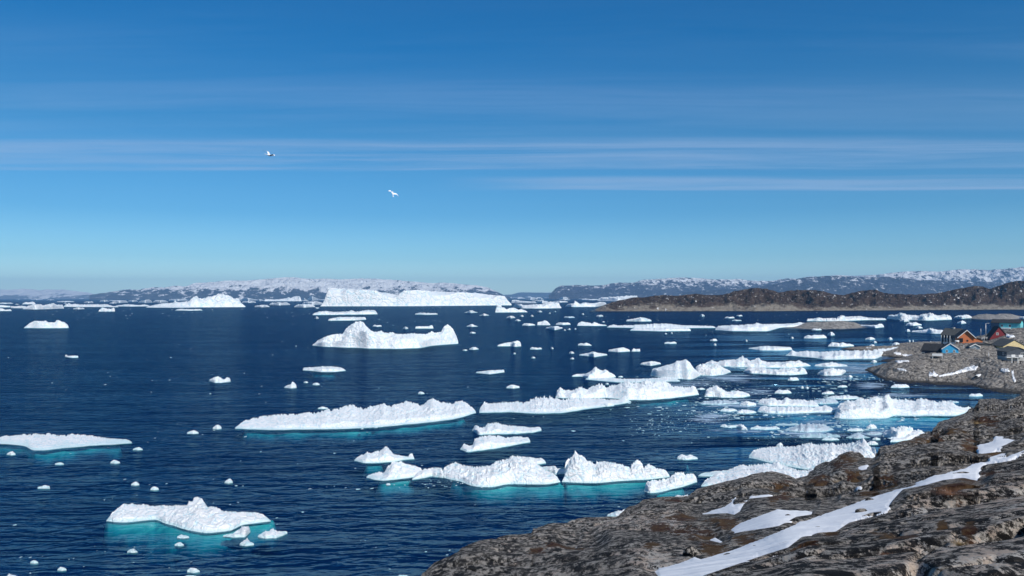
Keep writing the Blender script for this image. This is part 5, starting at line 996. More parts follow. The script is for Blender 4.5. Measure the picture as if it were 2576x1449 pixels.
for i in range(950):
    bx, by, rx, ry = rnd.choice([(1850, 1035, 90, 12), (1800, 1045, 70, 10), (2090, 1010, 90, 10), (2120, 1060, 110, 10), (2000, 1085, 120, 14), (2200, 1080, 80, 14), (2110, 955, 70, 12), (1900, 990, 120, 10), (2250, 1000, 60, 8), (1780, 970, 90, 10), (2230, 948, 40, 8), (1700, 1060, 120, 16), (1150, 1215, 120, 10), (1640, 1075, 60, 14)])
    FINE.append((rnd.gauss(bx, rx * .6), rnd.gauss(by, ry * .8), rnd.uniform(1.5, 5.5) * (1.6 if rnd.random() < .15 else 1)))
for i in range(230):
    bx, by, rx, ry = rnd.choice([(1790, 1012, 80, 8), (1830, 1040, 70, 9), (1960, 1015, 90, 8), (2010, 1042, 90, 7), (2120, 1000, 70, 6), (2110, 1070, 110, 10), (2200, 1085, 70, 10), (1960, 1085, 90, 10), (2120, 955, 60, 8), (1880, 985, 60, 6), (2080, 978, 80, 6), (1660, 1020, 60, 12), (1560, 1000, 50, 8), (1900, 925, 60, 5), (2280, 1052, 30, 6)])
    FINE.append((rnd.gauss(bx, rx * .55), rnd.gauss(by, ry * .7), rnd.uniform(6, 17)))
BV = [np.array([v.co[:] for v in m_.vertices]) for m_ in BITS]; BF = [np.array([p_.vertices[:] for p_ in m_.polygons]) for m_ in BITS]
VV, FF, nn_ = [], [], 0
for x, y, w in FINE:
    k = rnd.randrange(6); p = onz(x, y, 0.0); s_ = w * p[1] / FPX / 2; a_ = rnd.uniform(-.7, .7); v = BV[k] * np.array([s_, s_ * rnd.uniform(.7, 1.3), s_ * (rnd.uniform(.2, .6) if w < 6 else rnd.uniform(.08, .22))])
    v = np.stack([v[:, 0] * math.cos(a_) - v[:, 1] * math.sin(a_), v[:, 0] * math.sin(a_) + v[:, 1] * math.cos(a_), v[:, 2]], -1) + p; VV.append(v); FF.append(BF[k] + nn_); nn_ += len(v)
tag(mesh_obj('brash_ice', np.concatenate(VV), np.concatenate(FF), MIN), kind='stuff')

# ---------------------------------------------------------------- village
MROOF = mat_plain('roofing_felt', (0.035, 0.037, 0.042), 0.8, 0.15, 0.8); MROOFG = mat_plain('grey_roofing', (0.085, 0.088, 0.085), 0.8, 0.12, 0.8)
MWHT = mat_plain('white_paint', (0.78, 0.77, 0.74), 0.6, 0.05, 1.0); MGLASS = mat_plain('window_glass', (0.02, 0.025, 0.03), 0.12, 0.1, 1.0, 0.6)
MWOOD = mat_plain('weathered_wood', (0.30, 0.27, 0.23), 0.8, 0.15, 2.0); MDK = mat_plain('dark_timber', (0.03, 0.03, 0.032), 0.8, 0.15, 2.0)
MCON = mat_plain('concrete', (0.42, 0.41, 0.39), 0.85, 0.1, 1.5); MMET = mat_plain('galvanised_steel', (0.55, 0.56, 0.57), 0.45, 0.06, 2.0, 0.5, 0.4)
def paint(name, c): return mat_plain(name, c, 0.65, 0.07, 0.9, 0.3, 0.0, 5.0)
class MB:
    """gathers boxes, slabs and tubes into one mesh"""
    def __init__(s): s.v = []; s.f = []
    def box(s, x0, x1, y0, y1, z0, z1):
        b = len(s.v); s.v += [(x, y, z) for z in (z0, z1) for x, y in ((x0, y0), (x1, y0), (x1, y1), (x0, y1))]
        s.f += [(b, b + 3, b + 2, b + 1), (b + 4, b + 5, b + 6, b + 7)] + [(b + i, b + (i + 1) % 4, b + 4 + (i + 1) % 4, b + 4 + i) for i in range(4)]; return s
    def prism(s, poly, y0, y1):
        """polygon in x, z swept along y"""
        b = len(s.v); n = len(poly); s.v += [(x, y0, z) for x, z in poly] + [(x, y1, z) for x, z in poly]
        s.f += [tuple(range(b, b + n)), tuple(range(b + 2 * n - 1, b + n - 1, -1))] + [(b + i, b + n + i, b + n + (i + 1) % n, b + (i + 1) % n) for i in range(n)]; return s
    def tube(s, p, q, r0, r1=None, n=8):
        r1 = r0 if r1 is None else r1; p, q = Vector(p), Vector(q); d = (q - p).normalized(); a = d.orthogonal().normalized(); c = d.cross(a); b = len(s.v)
        for o, r in ((p, r0), (q, r1)):
            for i in range(n): w = 2 * math.pi * i / n; s.v.append(tuple(o + a * (r * math.cos(w)) + c * (r * math.sin(w))))
        s.f += [(b + i, b + (i + 1) % n, b + n + (i + 1) % n, b + n + i) for i in range(n)] + [tuple(range(b + n - 1, b - 1, -1)), tuple(range(b + n, b + 2 * n))]; return s
    def build(s, name, mat, parent=None, smooth=False):
        me = bpy.data.meshes.new(name); me.from_pydata(s.v, [], s.f); me.materials.append(mat)
        bm = bmesh.new(); bm.from_mesh(me); bmesh.ops.recalc_face_normals(bm, faces=bm.faces); bm.to_mesh(me); bm.free()
        if smooth: me.polygons.foreach_set('use_smooth', [True] * len(me.polygons))
        o = bpy.data.objects.new(name, me); link(o, parent); return o
def window(par, x, z, w, h, y=0.0, side=None, bars=1, fm=None):
    """window on the front gable (y = 0, looking to -y) or on the left wall (side = x of wall)"""
    f = MB(); g = MB(); t = 0.14; fm = fm or MWHT
    if side is None:
        f.box(x - w / 2 - t, x - w / 2, y - .06, y - .003, z - t, z + h + t).box(x + w / 2, x + w / 2 + t, y - .06, y - .003, z - t, z + h + t).box(x - w / 2, x + w / 2, y - .06, y - .003, z - t, z).box(x - w / 2, x + w / 2, y - .06, y - .003, z + h, z + h + t)
        if bars: f.box(x - .04, x + .04, y - .05, y - .025, z, z + h)
        g.box(x - w / 2, x + w / 2, y - .02, y - .004, z, z + h)
    else:
        q = side; f.box(q - .06, q - .003, x - w / 2 - t, x - w / 2, z - t, z + h + t).box(q - .06, q - .003, x + w / 2, x + w / 2 + t, z - t, z + h + t).box(q - .06, q - .003, x - w / 2, x + w / 2, z - t, z).box(q - .06, q - .003, x - w / 2, x + w / 2, z + h, z + h + t)
        if bars: f.box(q - .05, q - .025, x - .04, x + .04, z, z + h)
        g.box(q - .02, q - .004, x - w / 2, x + w / 2, z, z + h)
    o = f.build('window', fm, par); g.build('pane', MGLASS, o); return o
def house(lab, at_, turn, W, L, e, r, wall, roofm, over=0.45, fly=0.4, board=True, base=1.0, zoff=0.0, dist=None, ridge_x=0.0):
    """gable front at local y = 0, ridge running back; e eave height, r ridge height; turn = degrees to the line of sight"""
    x, y = at_
    d = dist; p = ond(x, y, d); az = math.degrees(math.atan2(p[0], p[1]))
    rt = empty('house', (p[0], p[1], p[2]), R(-az + turn)); tag(rt, lab, 'house')
    MB().prism([(-W / 2, 0), (W / 2, 0), (W / 2, e), (ridge_x, r), (-W / 2, e)], 0, L).build('wall', wall, rt)
    MB().box(-W / 2 + .1, W / 2 - .1, 0.1, L - .1, -base - 2, -0.004).build('foundation', MCON, rt)
    th = 0.22; m = MB()
    for sx in (-1, 1):
        ex = sx * W / 2; sl = (r - e) / abs(ex - ridge_x); ox = ex + sx * over; oz = e - sl * over
        m.prism([(ridge_x, r + .01), (ox, oz + .01), (ox, oz + th), (ridge_x, r + th + .03)], -fly, L + fly)
    ro = m.build('roof', roofm, rt)
    if board:
        m = MB()
        for sx in (-1, 1):
            ex = sx * W / 2; sl = (r - e) / abs(ex - ridge_x); ox = ex + sx * (over + .02); oz = e - sl * over
            m.prism([(ridge_x, r - .18), (ox, oz - .18), (ox, oz + th + .05), (ridge_x, r + th + .08)], -fly - .08, -fly - .003)
        m.build('bargeboard', MWHT, rt)
    return rt
def railing(par, x0, x1, y0, y1, z, mat=None, solid=False, h=1.0):
    m = MB(); mat = mat or MWHT
    if solid:
        m.box(x0, x1, y0, y0 + .08, z, z + h).box(x0, x0 + .08, y0 + .08, y1, z, z + h)
    else:
        m.box(x0, x1, y0, y0 + .07, z + h - .1, z + h); m.box(x0, x0 + .07, y0 + .08, y1, z + h - .1, z + h)
        n = int((x1 - x0) / .45)
        for i in range(n + 1): xx = x0 + (x1 - x0 - .06) * i / max(n, 1); m.box(xx, xx + .06, y0 + .005, y0 + .06, z, z + h - .1)
    return m.build('railing', mat, par)
def stilts(par, pts_, z0, z1, mat=MWOOD, r=0.12):
    for x, y in pts_: MB().box(x - r, x + r, y - r, y + r, z0, z1).build('stilt', mat, par)
FD = lambda x, y: cv('F', [(x, y)])[0]
# bright blue house (front gable lit) with the dark-roofed wing to its left
h = house('small bright blue wooden house with white gable trim on the grey rock point', FD(1395, 706), 8, 7.8, 7, 3.9, 6.7, paint('sky_blue_paint', (0.045, 0.36, 0.62)), MROOF, dist=440, base=1.2)
window(h, -1.7, 1.9, 0.8, 1.2); window(h, 1.8, 1.9, 0.8, 1.2)
stilts(h, [(-2.4, .3), (-.8, .3), (.8, .3), (2.4, .3)], -3, -.01, MCON)
d_ = MB().box(3.6, 7.4, 0.5, 5, -.25, -.01).build('deck', MWHT, h); railing(h, 3.6, 7.4, 0.45, 5, 0, solid=True, h=.9)
MB().prism([(3.25, 2.2), (5.6, 1.2), (5.6, 1.4), (3.25, 2.5)], 1.5, 6).build('porch_roof', MWHT, h)
stilts(h, [(4.2, .8), (5.6, .8), (7.0, .8)], -3, -.26, MWHT, .09)
h = house('low dark-roofed house with long white balcony on posts, left of the blue one', FD(1262, 722), 66, 7.5, 9.5, 3.6, 7.0, paint('dark_navy_paint', (0.03, 0.04, 0.07)), MROOF, dist=449, board=False, base=1.5)
window(h, 3.5, 1.1, 1.6, 1.1, side=-4.25); window(h, 8.5, 1.1, 1.2, 1.1, side=-4.25)
p = FD(1185, 700); q = ond(p[0], p[1], 420)
b = empty('balcony', (q[0], q[1], q[2]), R(-28)); tag(b, 'white boarded balcony on tall thin posts beside the bright blue house', 'balcony')
MB().box(-2.4, 2.4, 0, 3.5, -.2, 0).build('deck', MWHT, b); MB().box(-2.4, 2.4, -.1, -.01, -.25, 1.0).build('railing', MWHT, b)
stilts(b, [(-2.2, .3), (2.2, .3)], -6, -.21, MWHT, .12); stilts(b, [(-.8, 2.2), (1.0, 2.2)], -5, -.21, MWHT, .09)
# dark house with white porch posts, and orange house
h = house('tall charcoal house with white corner posts facing the fjord', FD(1575, 540), 58, 9.5, 10.5, 6.6, 10.4, paint('charcoal_paint', (0.035, 0.05, 0.07)), MROOFG, dist=505, board=False, base=1.5)
MB().box(-.7, .9, 4.6, 6.0, 9.4, 11.2).build('chimney', MCON, h)
for i in range(4): MB().box(-5.6, -5.25, 4.0 + 1.9 * i, 4.35 + 1.9 * i, 1.2, 6.2).build('porch_post', MWHT, h)
MB().box(-5.9, -4.76, 0, 8.5, .9, 1.15).build('deck', MWHT, h); MB().box(-5.95, -5.87, 0, 8.5, 1.16, 2.0).build('railing', MWHT, h)
stilts(h, [(-5.5, .4), (-5.5, 4), (-5.5, 7.6)], -3, .89, MWHT, .12)
for i in range(3): window(h, 1.9 + 2.3 * i, 1.9, 1.1, 2.2, side=-4.75, bars=0)
h = house('orange timber house with thick white bargeboards and two small square windows', FD(1650, 582), 14, 8.0, 8.5, 6.9, 10.6, paint('orange_paint', (0.55, 0.17, 0.065)), MROOF, dist=478, base=1.0, over=1.0, fly=1.2, ridge_x=0.2)
window(h, .6, 4.0, .8, .8, bars=0, fm=MDK); window(h, .6, 1.3, .8, .8, bars=0, fm=MDK)
MB().box(-1.9, -3.75, -.02, -.9, 3.5, 5.9).build('window_bay', MGLASS, h)
MB().box(-3.9, -1.6, -1.6, -.02, .2, 2.7).build('porch', MWHT, h)
MB().prism([(3.75, 1.8), (9.0, 2.4), (9.0, 4.6), (3.75, 6.6)], 1.2, 7).build('side_wing', paint('orange_wing_paint', (0.58, 0.19, 0.07)), h)
MB().prism([(3.80, 6.75), (3.80, 6.95), (10.0, 4.6), (10.0, 4.4)], .7, 7.5).build('wing_roof', MROOF, h)
MB().box(3.76, 4.1, .9, 1.19, 0, 6.6).build('corner_board', paint('rust_paint', (0.16, 0.035, 0.012)), h)
# red, yellow, dark stilt house, turquoise house
h = house('dark red gabled house with one white-framed window, behind the yellow one', FD(2190, 460), 18, 11.0, 9, 1.2, 8.3, paint('oxblood_paint', (0.20, 0.025, 0.03)), MROOF, dist=492, base=1.0, board=False, over=.6, ridge_x=-.2)
window(h, -1.3, 3.5, 1.0, 1.2)
h = house('pale yellow house with a wide low gable and white balcony at left', FD(2430, 632), 26, 12.0, 15, 2.6, 6.1, paint('pale_yellow_paint', (0.74, 0.58, 0.30)), MROOFG, dist=444, base=2.5, board=False, over=.35, fly=.3)
window(h, -3.6, 1.9, .9, .9, bars=0, fm=MDK)
MB().box(-7.7, -6.01, 0.3, 14, .0, .2).build('deck', MWHT, h); MB().box(-7.8, -7.7, .3, 14, 0.0, 1.3).build('railing', MWHT, h)
MB().box(-8.4, -8.1, 12.6, 14.2, -.4, 3.8).build('wind_screen', paint('cream_paint', (0.75, 0.66, 0.48)), h)
stilts(h, [(-7.4, .6), (-7.4, 3), (-7.4, 5.4), (-7.4, 7.8), (-7.4, 11), (-6.2, 1.5), (-6.2, 4.2), (-6.2, 6.8)], -5, -.01, MCON, .13)
h = house('charcoal house on tall timber stilts at the right edge, nearest of the houses', FD(2490, 722), 26, 11.0, 10, 2.5, 4.6, paint('slate_grey_paint', (0.075, 0.085, 0.10)), MROOFG, dist=402, base=0.0, board=False)
window(h, 2.0, .8, 1.5, 1.1); window(h, 3.5, .8, 1.4, 1.1, side=-5.5)
MB().box(-6.5, 1.0, -2.2, -.01, -.3, -.02).build('deck', MWHT, h); railing(h, -6.5, 1.0, -2.25, -.1, 0)
MB().box(-4.4, -2.6, -2.35, -2.27, 0, 1.25).build('wind_screen', MWHT, h)
MB().box(-1.0, .9, -2.35, -2.27, -.1, 1.15).build('wind_screen', MWHT, h)
stilts(h, [(-4.0, -1.9), (-1.2, -1.9)], -7.0, -.31, MWHT, .13); stilts(h, [(-5.0, 1), (-2.0, 1), (1.5, 1), (4.5, 1), (-5, 6), (-5, 10)], -7, -.01, MDK, .16)
h = house('turquoise house with a dark roof at the top right, farthest of the houses', FD(2545, 272), 78, 8.0, 18, 4.4, 6.4, paint('turquoise_paint', (0.16, 0.60, 0.62)), MROOF, dist=570, base=2, board=False, over=.8)
window(h, 6.5, 1.4, 1.2, 1.4, side=-4.0); window(h, 11.5, 1.4, 1.2, 1.4, side=-4.0); window(h, 0, 1.5, 1.2, 1.2)
MB().box(-6.0, -4.01, 6, 12, -.3, .7).build('porch', MWHT, h)
MB().prism([(-4.9, 0), (-4.01, 0), (-4.01, 4.3), (-4.9, 3.6)], 13.2, 18.2).build('annex', paint('deep_navy_paint', (0.02, 0.05, 0.10)), h)
h = house('dark brown house at the right frame edge above the yellow one', FD(2560, 455), 24, 8.0, 8, 3.2, 5.6, paint('brown_tar_paint', (0.07, 0.05, 0.04)), MROOF, dist=512, base=1.5, over=.4)
window(h, -1.6, 1.4, .9, 1.0); window(h, 1.6, 1.4, .9, 1.0)
h = house('low grey-blue cabin on the rocks in front of the orange house', FD(1790, 622), 16, 5.0, 5, 2.2, 3.6, paint('grey_blue_paint', (0.16, 0.22, 0.27)), MROOFG, dist=450, base=1.0, over=.3)
window(h, 0, .9, .8, .8)
h = house('small dark shed with a flat grey roof between the orange and yellow houses', FD(1960, 625), 30, 7.5, 8, 3.6, 4.3, paint('black_tar_paint', (0.035, 0.045, 0.055)), MROOFG, dist=455, base=1.5, board=False, over=.2)
window(h, -1.5, 1.4, 1.4, 1.0, bars=0)
h = house('little white outbuilding right of the dark red house', FD(2460, 350), 20, 4.5, 4, 2.0, 3.0, MWHT, MROOF, dist=535, base=1, board=False, over=.3)
window(h, 0, .8, .8, .7, bars=0)
# street lamps and poles
def pole(lab, name, x, y0, y1, d, arm=0.0, r=.11, cat='pole'):
    a = FD(x, y1); b_ = FD(x, y0); p = ond(a[0], a[1], d); q = ond(b_[0], b_[1], d); hh = q[2] - p[2] + 1.0
    e_ = empty(name, (p[0], p[1], p[2] - 1.0)); tag(e_, lab, cat)
    MB().tube((0, 0, 0), (0, 0, hh), r * 1.2, r * .8).build('post', MMET, e_, True)
    if arm:
        MB().tube((0, 0, hh - .1), (arm, 0, hh + .15), .07).build('arm', MMET, e_, True); MB().box(arm - .1, arm + .9, -.16, .16, hh + .02, hh + .24).build('lamp_head', MMET, e_)
    return e_
pole('tall street lamp with a short arm behind the orange house', 'street_lamp', 1965, 185, 400, 500, arm=1.2, r=.2, cat='street lamp')
pole('shorter bare pole left of the tall street lamp', 'pole', 1885, 268, 360, 500, r=.14)
pole('thin white pole standing below the orange house corner', 'pole', 1610, 530, 635, 455, r=.10)
pole('slim post on the rocks under the yellow house, left end', 'pole', 2012, 650, 735, 432, r=.12)
pole('tall thin post rising beside the right frame edge behind the yellow house', 'pole', 2545, 330, 480, 500, r=.12)
# white-covered boat lying in the gully, and a path rail
p = FD(1885, 1085); q = ond(p[0], p[1], 388); bt = empty('boat', (q[0], q[1], q[2]), R(-62)); tag(bt, 'boat under a white tarpaulin lying on the cliff by the water', 'boat')
hull = []; nst = 13
for i in range(nst):
    u = i / (nst - 1); w = 1.55 * math.sin(math.pi * (0.12 + 0.80 * u)) ** .6; zt = 1.0 + .5 * (1 - u) ** 2
    hull.append([(math.cos(a) * w, -3.6 + 7.2 * u, zt * (0.15 + .85 * (1 - abs(math.sin(a)) ** 1) ) if False else zt * (1 - .95 * math.sin(a))) for a in np.linspace(0, math.pi, 9)])
vs = np.array(hull).reshape(-1, 3); mesh_obj('hull', vs, [tuple(f) for f in grid_faces(nst, 9)], mat_plain('hull_paint', (0.05, 0.12, 0.11), .5), bt)
cov = []
for i in range(nst):
    u = i / (nst - 1); w = 1.62 * math.sin(math.pi * (0.12 + 0.80 * u)) ** .6; zt = 1.0 + .5 * (1 - u) ** 2
    cov.append([(math.cos(a) * w, -3.65 + 7.3 * u, zt + 1.5 * math.sin(a) * math.sin(math.pi * (.1 + .8 * u)) + .02) for a in np.linspace(0, math.pi, 11)])
mesh_obj('tarpaulin', np.array(cov).reshape(-1, 3), [tuple(f) for f in grid_faces(nst, 11)], MWHT, bt)
def stair(lab, x0, y0, x1, y1, d0, d1):
    a = FD(x0, y0); b_ = FD(x1, y1); p = Vector(ond(a[0], a[1], d0)); q = Vector(ond(b_[0], b_[1], d1)); e_ = empty('boardwalk', tuple(p)); tag(e_, lab, 'boardwalk'); v = q - p; n = Vector((-v.y, v.x, 0)).normalized() * .6
    m = MB(); k = len(m.v); m.v += [tuple(n), tuple(-n), tuple(v - n), tuple(v + n)]; m.v += [(a_[0], a_[1], a_[2] - .2) for a_ in m.v[k:k + 4]]; m.f += [(0, 1, 2, 3), (4, 7, 6, 5), (0, 4, 5, 1), (1, 5, 6, 2), (2, 6, 7, 3), (3, 7, 4, 0)]
    m.build('walkway', MWOOD, e_)
    mm = MB()
    for i in range(7):
        c_ = v * (i / 6) + n; mm.tube(c_ - Vector((0, 0, 1.0)), c_ + Vector((0, 0, 1.0)), .06, n=5)
    mm.tube(n + Vector((0, 0, 1)), v + n + Vector((0, 0, 1)), .05, n=5); mm.build('handrail', MWOOD, e_)
stair('grey wooden boardwalk with a handrail between the blue and yellow houses', 1500, 740, 1850, 690, 436, 440)
stair('short wooden walkway leading left from the stilts of the nearest house', 2160, 800, 2300, 765, 418, 412)

# boulders lying on the headland
def rock_mesh(i, name='boulder'):
    bm = bmesh.new(); bmesh.ops.create_icosphere(bm, subdivisions=3, radius=1.0)
    for v in bm.verts:
        c = v.co.copy()
        for k in range(6):
            r = random.Random(i * 31 + k); n = Vector((r.uniform(-1, 1), r.uniform(-1, 1), r.uniform(-.6, 1))).normalized(); dd = v.co.dot(n)
            if dd > .62: v.co -= n * (dd - .62)
        q = float(noise3(np.array([c * 2.2 + Vector((i * 5, 0, 0))]), i)[0]); v.co *= 1 + .10 * q
        v.co.z *= .72
    me = bpy.data.meshes.new(name); bm.to_mesh(me); bm.free(); return me

# ---------------------------------------------------------------- gulls
def gull(lab, x, y, d, head, bank, pitch, flap, span=1.35):
    p = ond(x, y, d); o = empty('gull', tuple(p)); tag(o, lab, 'bird')
    prof = [(-.34, .012, -.005), (-.26, .03, 0), (-.16, .062, 0), (-.04, .082, 0), (.08, .078, .005), (.16, .055, .02), (.20, .045, .032), (.25, .05, .042), (.29, .042, .042), (.325, .018, .036)]
    V = []; n = 10
    for px, r, z in prof:
        for i in range(n): a = 2 * math.pi * i / n; V.append((px, r * math.cos(a), z + r * .9 * math.sin(a)))
    Fc = [(j * n + i, j * n + (i + 1) % n, (j + 1) * n + (i + 1) % n, (j + 1) * n + i) for j in range(len(prof) - 1) for i in range(n)] + [tuple(range(n)), tuple(range(len(V) - 1, len(V) - n - 1, -1))]
    k = len(V); V += [(-.30, -.02, .01), (-.30, .02, .01), (-.47, .085, .005), (-.49, 0, 0), (-.47, -.085, .005)] + [(-.30, -.02, -.01), (-.30, .02, -.01), (-.47, .085, -.004), (-.49, 0, -.006), (-.47, -.085, -.004)]
    Fc += [(k, k + 1, k + 2, k + 3, k + 4), (k + 9, k + 8, k + 7, k + 6, k + 5)] + [(k + i, k + 5 + i, k + 5 + (i + 1) % 5, k + (i + 1) % 5) for i in range(5)]
    for s in (-1, 1):
        st = [(0.0, .13, -.09, .02, .022), (.25, .16, -.07, .02 + flap * .10, .018), (.5, .15, -.04, .02 + flap * .24, .012), (.75, .07, -.08, .02 + flap * .22, .008), (1.0, -.10, -.13, .02 + flap * .16, .003)]
        k = len(V)
        for t_, le, te, z, th in st:
            yy = s * (.05 + t_ * span / 2); V += [(le, yy, z), ((le + te) / 2, yy, z + th), (te, yy, z + .002), ((le + te) / 2, yy, z - th)]
        for j in range(4):
            for i in range(4): a, b_ = k + j * 4 + i, k + j * 4 + (i + 1) % 4; Fc.append((a, b_, b_ + 4, a + 4))
        Fc.append((k, k + 1, k + 2, k + 3)); Fc.append((k + 16, k + 17, k + 18, k + 19))
    m = MB(); m.v = V; m.f = Fc; m.build('body', mat_plain('gull_feathers', (0.80, 0.80, 0.81), .8, .06, 3.0), o)
    MB().tube((.315, 0, .034), (.375, 0, .022), .013, .004, 6).build('beak', mat_plain('beak_yellow', (.6, .4, .05)), o)
    for s in (-1, 1):
        w = MB(); zz = .02 + flap * .16; w.v = [(-.10, s * (.05 + span / 2), zz), (-.02, s * (.05 + span * .44), zz + .014), (-.13, s * (.05 + span * .45), zz + .012), (-.21, s * (.05 + span * .56), zz - .002), (-.11, s * (.05 + span * .50), zz - .008)]
        w.f = [(0, 1, 2), (0, 2, 3), (0, 4, 1), (1, 4, 2), (2, 4, 3), (3, 4, 0)]; w.build('wing_tip', MDK, o)
    o.rotation_euler = (R(bank), R(pitch), R(head))
gull('gull in level flight with wings spread, upper left of the two', 678, 390.5, 62, 62, 24, 4, .7, 1.15)
gull('smaller gull banking with tail hanging down, lower right of the two', 988, 487, 86, 110, 30, -50, .5)

# ---------------------------------------------------------------- stones and dry grass on the slope
MROCKS = bpy.data.materials['lichen_rock']
RM = [rock_mesh(i) for i in range(5)]
for m_ in RM:
    m_.materials.append(MROCKS)
def sl(x, y): d = float(dist_at(x, y)); return ond(x, y, d), d / FPX
for i, (x, y, w, h_, lab) in enumerate([(1632, 1357, 34, 26, 'grey angular boulder in brown moss, left of two below the snow saddle'), (1678, 1368, 40, 22, 'flat-topped grey boulder in brown moss, right of two below the snow saddle'),
        (1705, 1320, 46, 34, 'blocky grey outcrop stone beside dark red moss'), (1745, 1402, 60, 40, 'large rounded grey stone just above the long snow strip'), (1795, 1318, 40, 20, 'mossy grey stone between two snow patches'),
        (2190, 1262, 34, 14, 'dark flat rock sticking out of the middle of the snow strip'), (2170, 1290, 40, 18, 'grey rock at the near edge of the snow strip, beside the tall wedge'), (1870, 1268, 26, 12, 'reddish stone at the edge of the forked snow patch'),
        (2058, 1300, 26, 14, 'grey slab beside the upper edge of the snow strip'), (2420, 1194, 56, 12, 'long low rock lying in the upper snow strip'), (1985, 1300, 30, 10, 'thin flat rock between ragged snow patch and the strip'),
        (1905, 1375, 22, 8, 'small dark stone breaking through the lower part of the snow strip'), (2290, 1226, 20, 7, 'small brown stone breaking through the upper middle of the snow strip'), (1830, 1398, 26, 9, 'dark ledge of rock at the upper edge of the lower snow strip'),
        (2060, 1330, 24, 9, 'grey stone at the lower edge of the snow strip, above the pale boulder'), (2118, 1350, 40, 20, 'pale lichen-covered boulder above the yellow grass tuft'), (1322, 1431, 9, 6, 'small white stone at the bottom left of the rocks'), (1646, 1387, 15, 6, 'small pale stone lying left of the long snow strip'), (1712, 1386, 8, 7, 'tiny pale cobble by the big rounded stone')]):
    p, s = sl(x, y); m_ = RM[i % 5]
    if w < 16: m_ = m_.copy(); m_.materials.clear(); m_.materials.append(MCON)
    o = bpy.data.objects.new('boulder' if w > 20 else 'stone', m_); link(o); o.location = (p[0], p[1], p[2] + s * h_ * .05); o.scale = (w * s / 2, w * s * .42, h_ * s / 1.3); o.rotation_euler = (0, 0, i * 1.7)
    tag(o, lab, 'boulder' if w > 20 else 'stone')
def grass(lab, x, y, w, h_, n, col, name='grass_tuft'):
    p, s = sl(x, y); V = []; Fc = []; r = random.Random(int(x))
    for i in range(n):
        a = r.uniform(0, 2 * math.pi); q = abs(r.gauss(0, .5)) ; bx, by = math.cos(a) * q * w * s * .3, math.sin(a) * q * w * s * .3
        ln = h_ * s * r.uniform(.5, 1.25); le = r.uniform(.3, 1.3) * ln; dx, dy = math.cos(a + r.uniform(-.5, .5)) * le, math.sin(a + r.uniform(-.5, .5)) * le; wd = s * r.uniform(.5, .9); px, py = -math.sin(a) * wd, math.cos(a) * wd
        k = len(V)
        for t_ in (0, .5, 1): zz = ln * (t_ - .35 * t_ * t_); f = 1 - t_ * .9; V += [(bx + dx * t_ * t_ - px * f, by + dy * t_ * t_ - py * f, zz - .03), (bx + dx * t_ * t_ + px * f, by + dy * t_ * t_ + py * f, zz - .03)]
        Fc += [(k, k + 1, k + 3, k + 2), (k + 2, k + 3, k + 5, k + 4)]
    me = bpy.data.meshes.new(name); me.from_pydata(V, [], Fc); me.materials.append(col); o = bpy.data.objects.new(name, me); link(o); o.location = (p[0], p[1], p[2] + s * 2); tag(o, lab, 'grass tuft')
GYEL = mat_plain('dry_yellow_grass', (0.26, 0.18, 0.085), .9, .25, 9.0); GR = mat_plain('dry_rust_grass', (0.17, 0.085, 0.05), .9, .25, 9.0); GP = mat_plain('dry_pale_grass', (0.28, 0.22, 0.15), .9, .2, 9.0)
grass('spreading tuft of yellow dry grass under a pale boulder near the bottom edge', 2115, 1400, 66, 26, 900, GYEL)
grass('upright rusty dry plant on the near rock just below the snow strip', 2394, 1262, 40, 38, 700, GR)
grass('pale dry plants in the crack running down the near rock, upper clump', 2408, 1305, 22, 26, 350, GP)
grass('ochre dry plants in the crack running down the near rock, lower clump', 2416, 1372, 20, 22, 300, GYEL)
grass('low reddish dry plants on the near rock, right of the yellow tuft', 2240, 1402, 60, 16, 500, GR)
grass('small yellow-brown tuft on the upper slope near the right skyline', 2462, 1075, 26, 16, 250, GYEL)
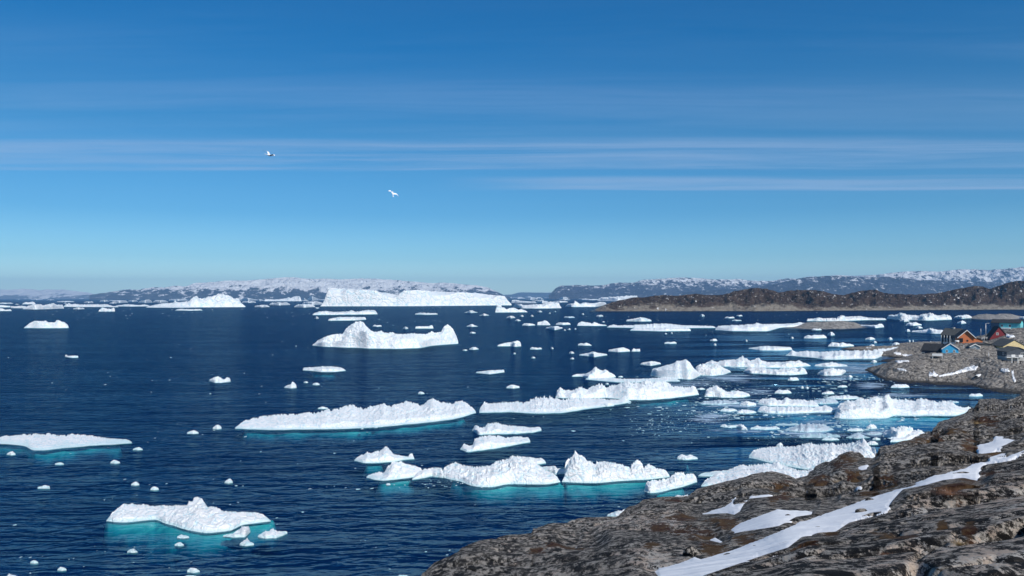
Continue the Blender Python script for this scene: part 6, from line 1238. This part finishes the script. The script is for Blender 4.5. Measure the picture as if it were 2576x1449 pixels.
grass('tan grass clump on the pointed rock left of the snow notch', 2110, 1218, 40, 10, 300, GP)

def fence(lab, x0, y0, x1, y1, d0, d1, n, hh=1.1):
    a = FD(x0, y0); b_ = FD(x1, y1); p = Vector(ond(a[0], a[1], d0)); q = Vector(ond(b_[0], b_[1], d1)); e_ = empty('fence', tuple(p)); tag(e_, lab, 'fence'); v = q - p
    for i in range(n):
        c_ = v * (i / (n - 1)); MB().box(c_.x - .07, c_.x + .07, c_.y - .07, c_.y + .07, c_.z - 1.2, c_.z + hh).build('post', MWHT, e_)
    m = MB()
    for hz_ in (.5, 1.0): m.tube(Vector((0, 0, hz_)), v + Vector((0, 0, hz_)), .06, n=5)
    m.build('rail', MWHT, e_)
fence('white railing with short posts right of the bright blue house', 1560, 700, 1660, 690, 436, 446, 5)
fence('white railing on the rocks between the dark red house and the nearest street lamp', 2060, 425, 1900, 440, 498, 494, 5)
p = FD(1500, 500); q = ond(p[0], p[1], 474); e_ = empty('oil_tank', tuple(q), R(-20)); tag(e_, 'small pale cylindrical tank on legs left of the orange house', 'tank')
MB().tube((-1.1, 0, 1.0), (1.1, 0, 1.0), .6, n=14).build('drum', MWHT, e_, True)
for sx in (-.8, .8): MB().box(sx - .08, sx + .08, -.4, .4, -1.5, .6).build('leg', MMET, e_)

# ---------------------------------------------------------------- haze over the distance
def haze():
    bm = bmesh.new(); bmesh.ops.create_cube(bm, size=1.0)
    for v in bm.verts: v.co = ((v.co.x) * 90000, 16300 + v.co.y * 36000, -9 + (v.co.z + .5) * 830)
    me = bpy.data.meshes.new('haze'); bm.to_mesh(me); bm.free()
    m = bpy.data.materials.new('haze_air'); m.use_nodes = True; t = NT(m.node_tree)
    v = t.n('ShaderNodeVolumePrincipled', {'Color': (0.34, 0.64, 1.0), 'Density': 3.6e-5, 'Anisotropy': 0.0})
    t.n('ShaderNodeOutputMaterial', {'Volume': v}); me.materials.append(m)
    o = bpy.data.objects.new('haze', me); link(o); tag(o, kind='stuff')
haze()
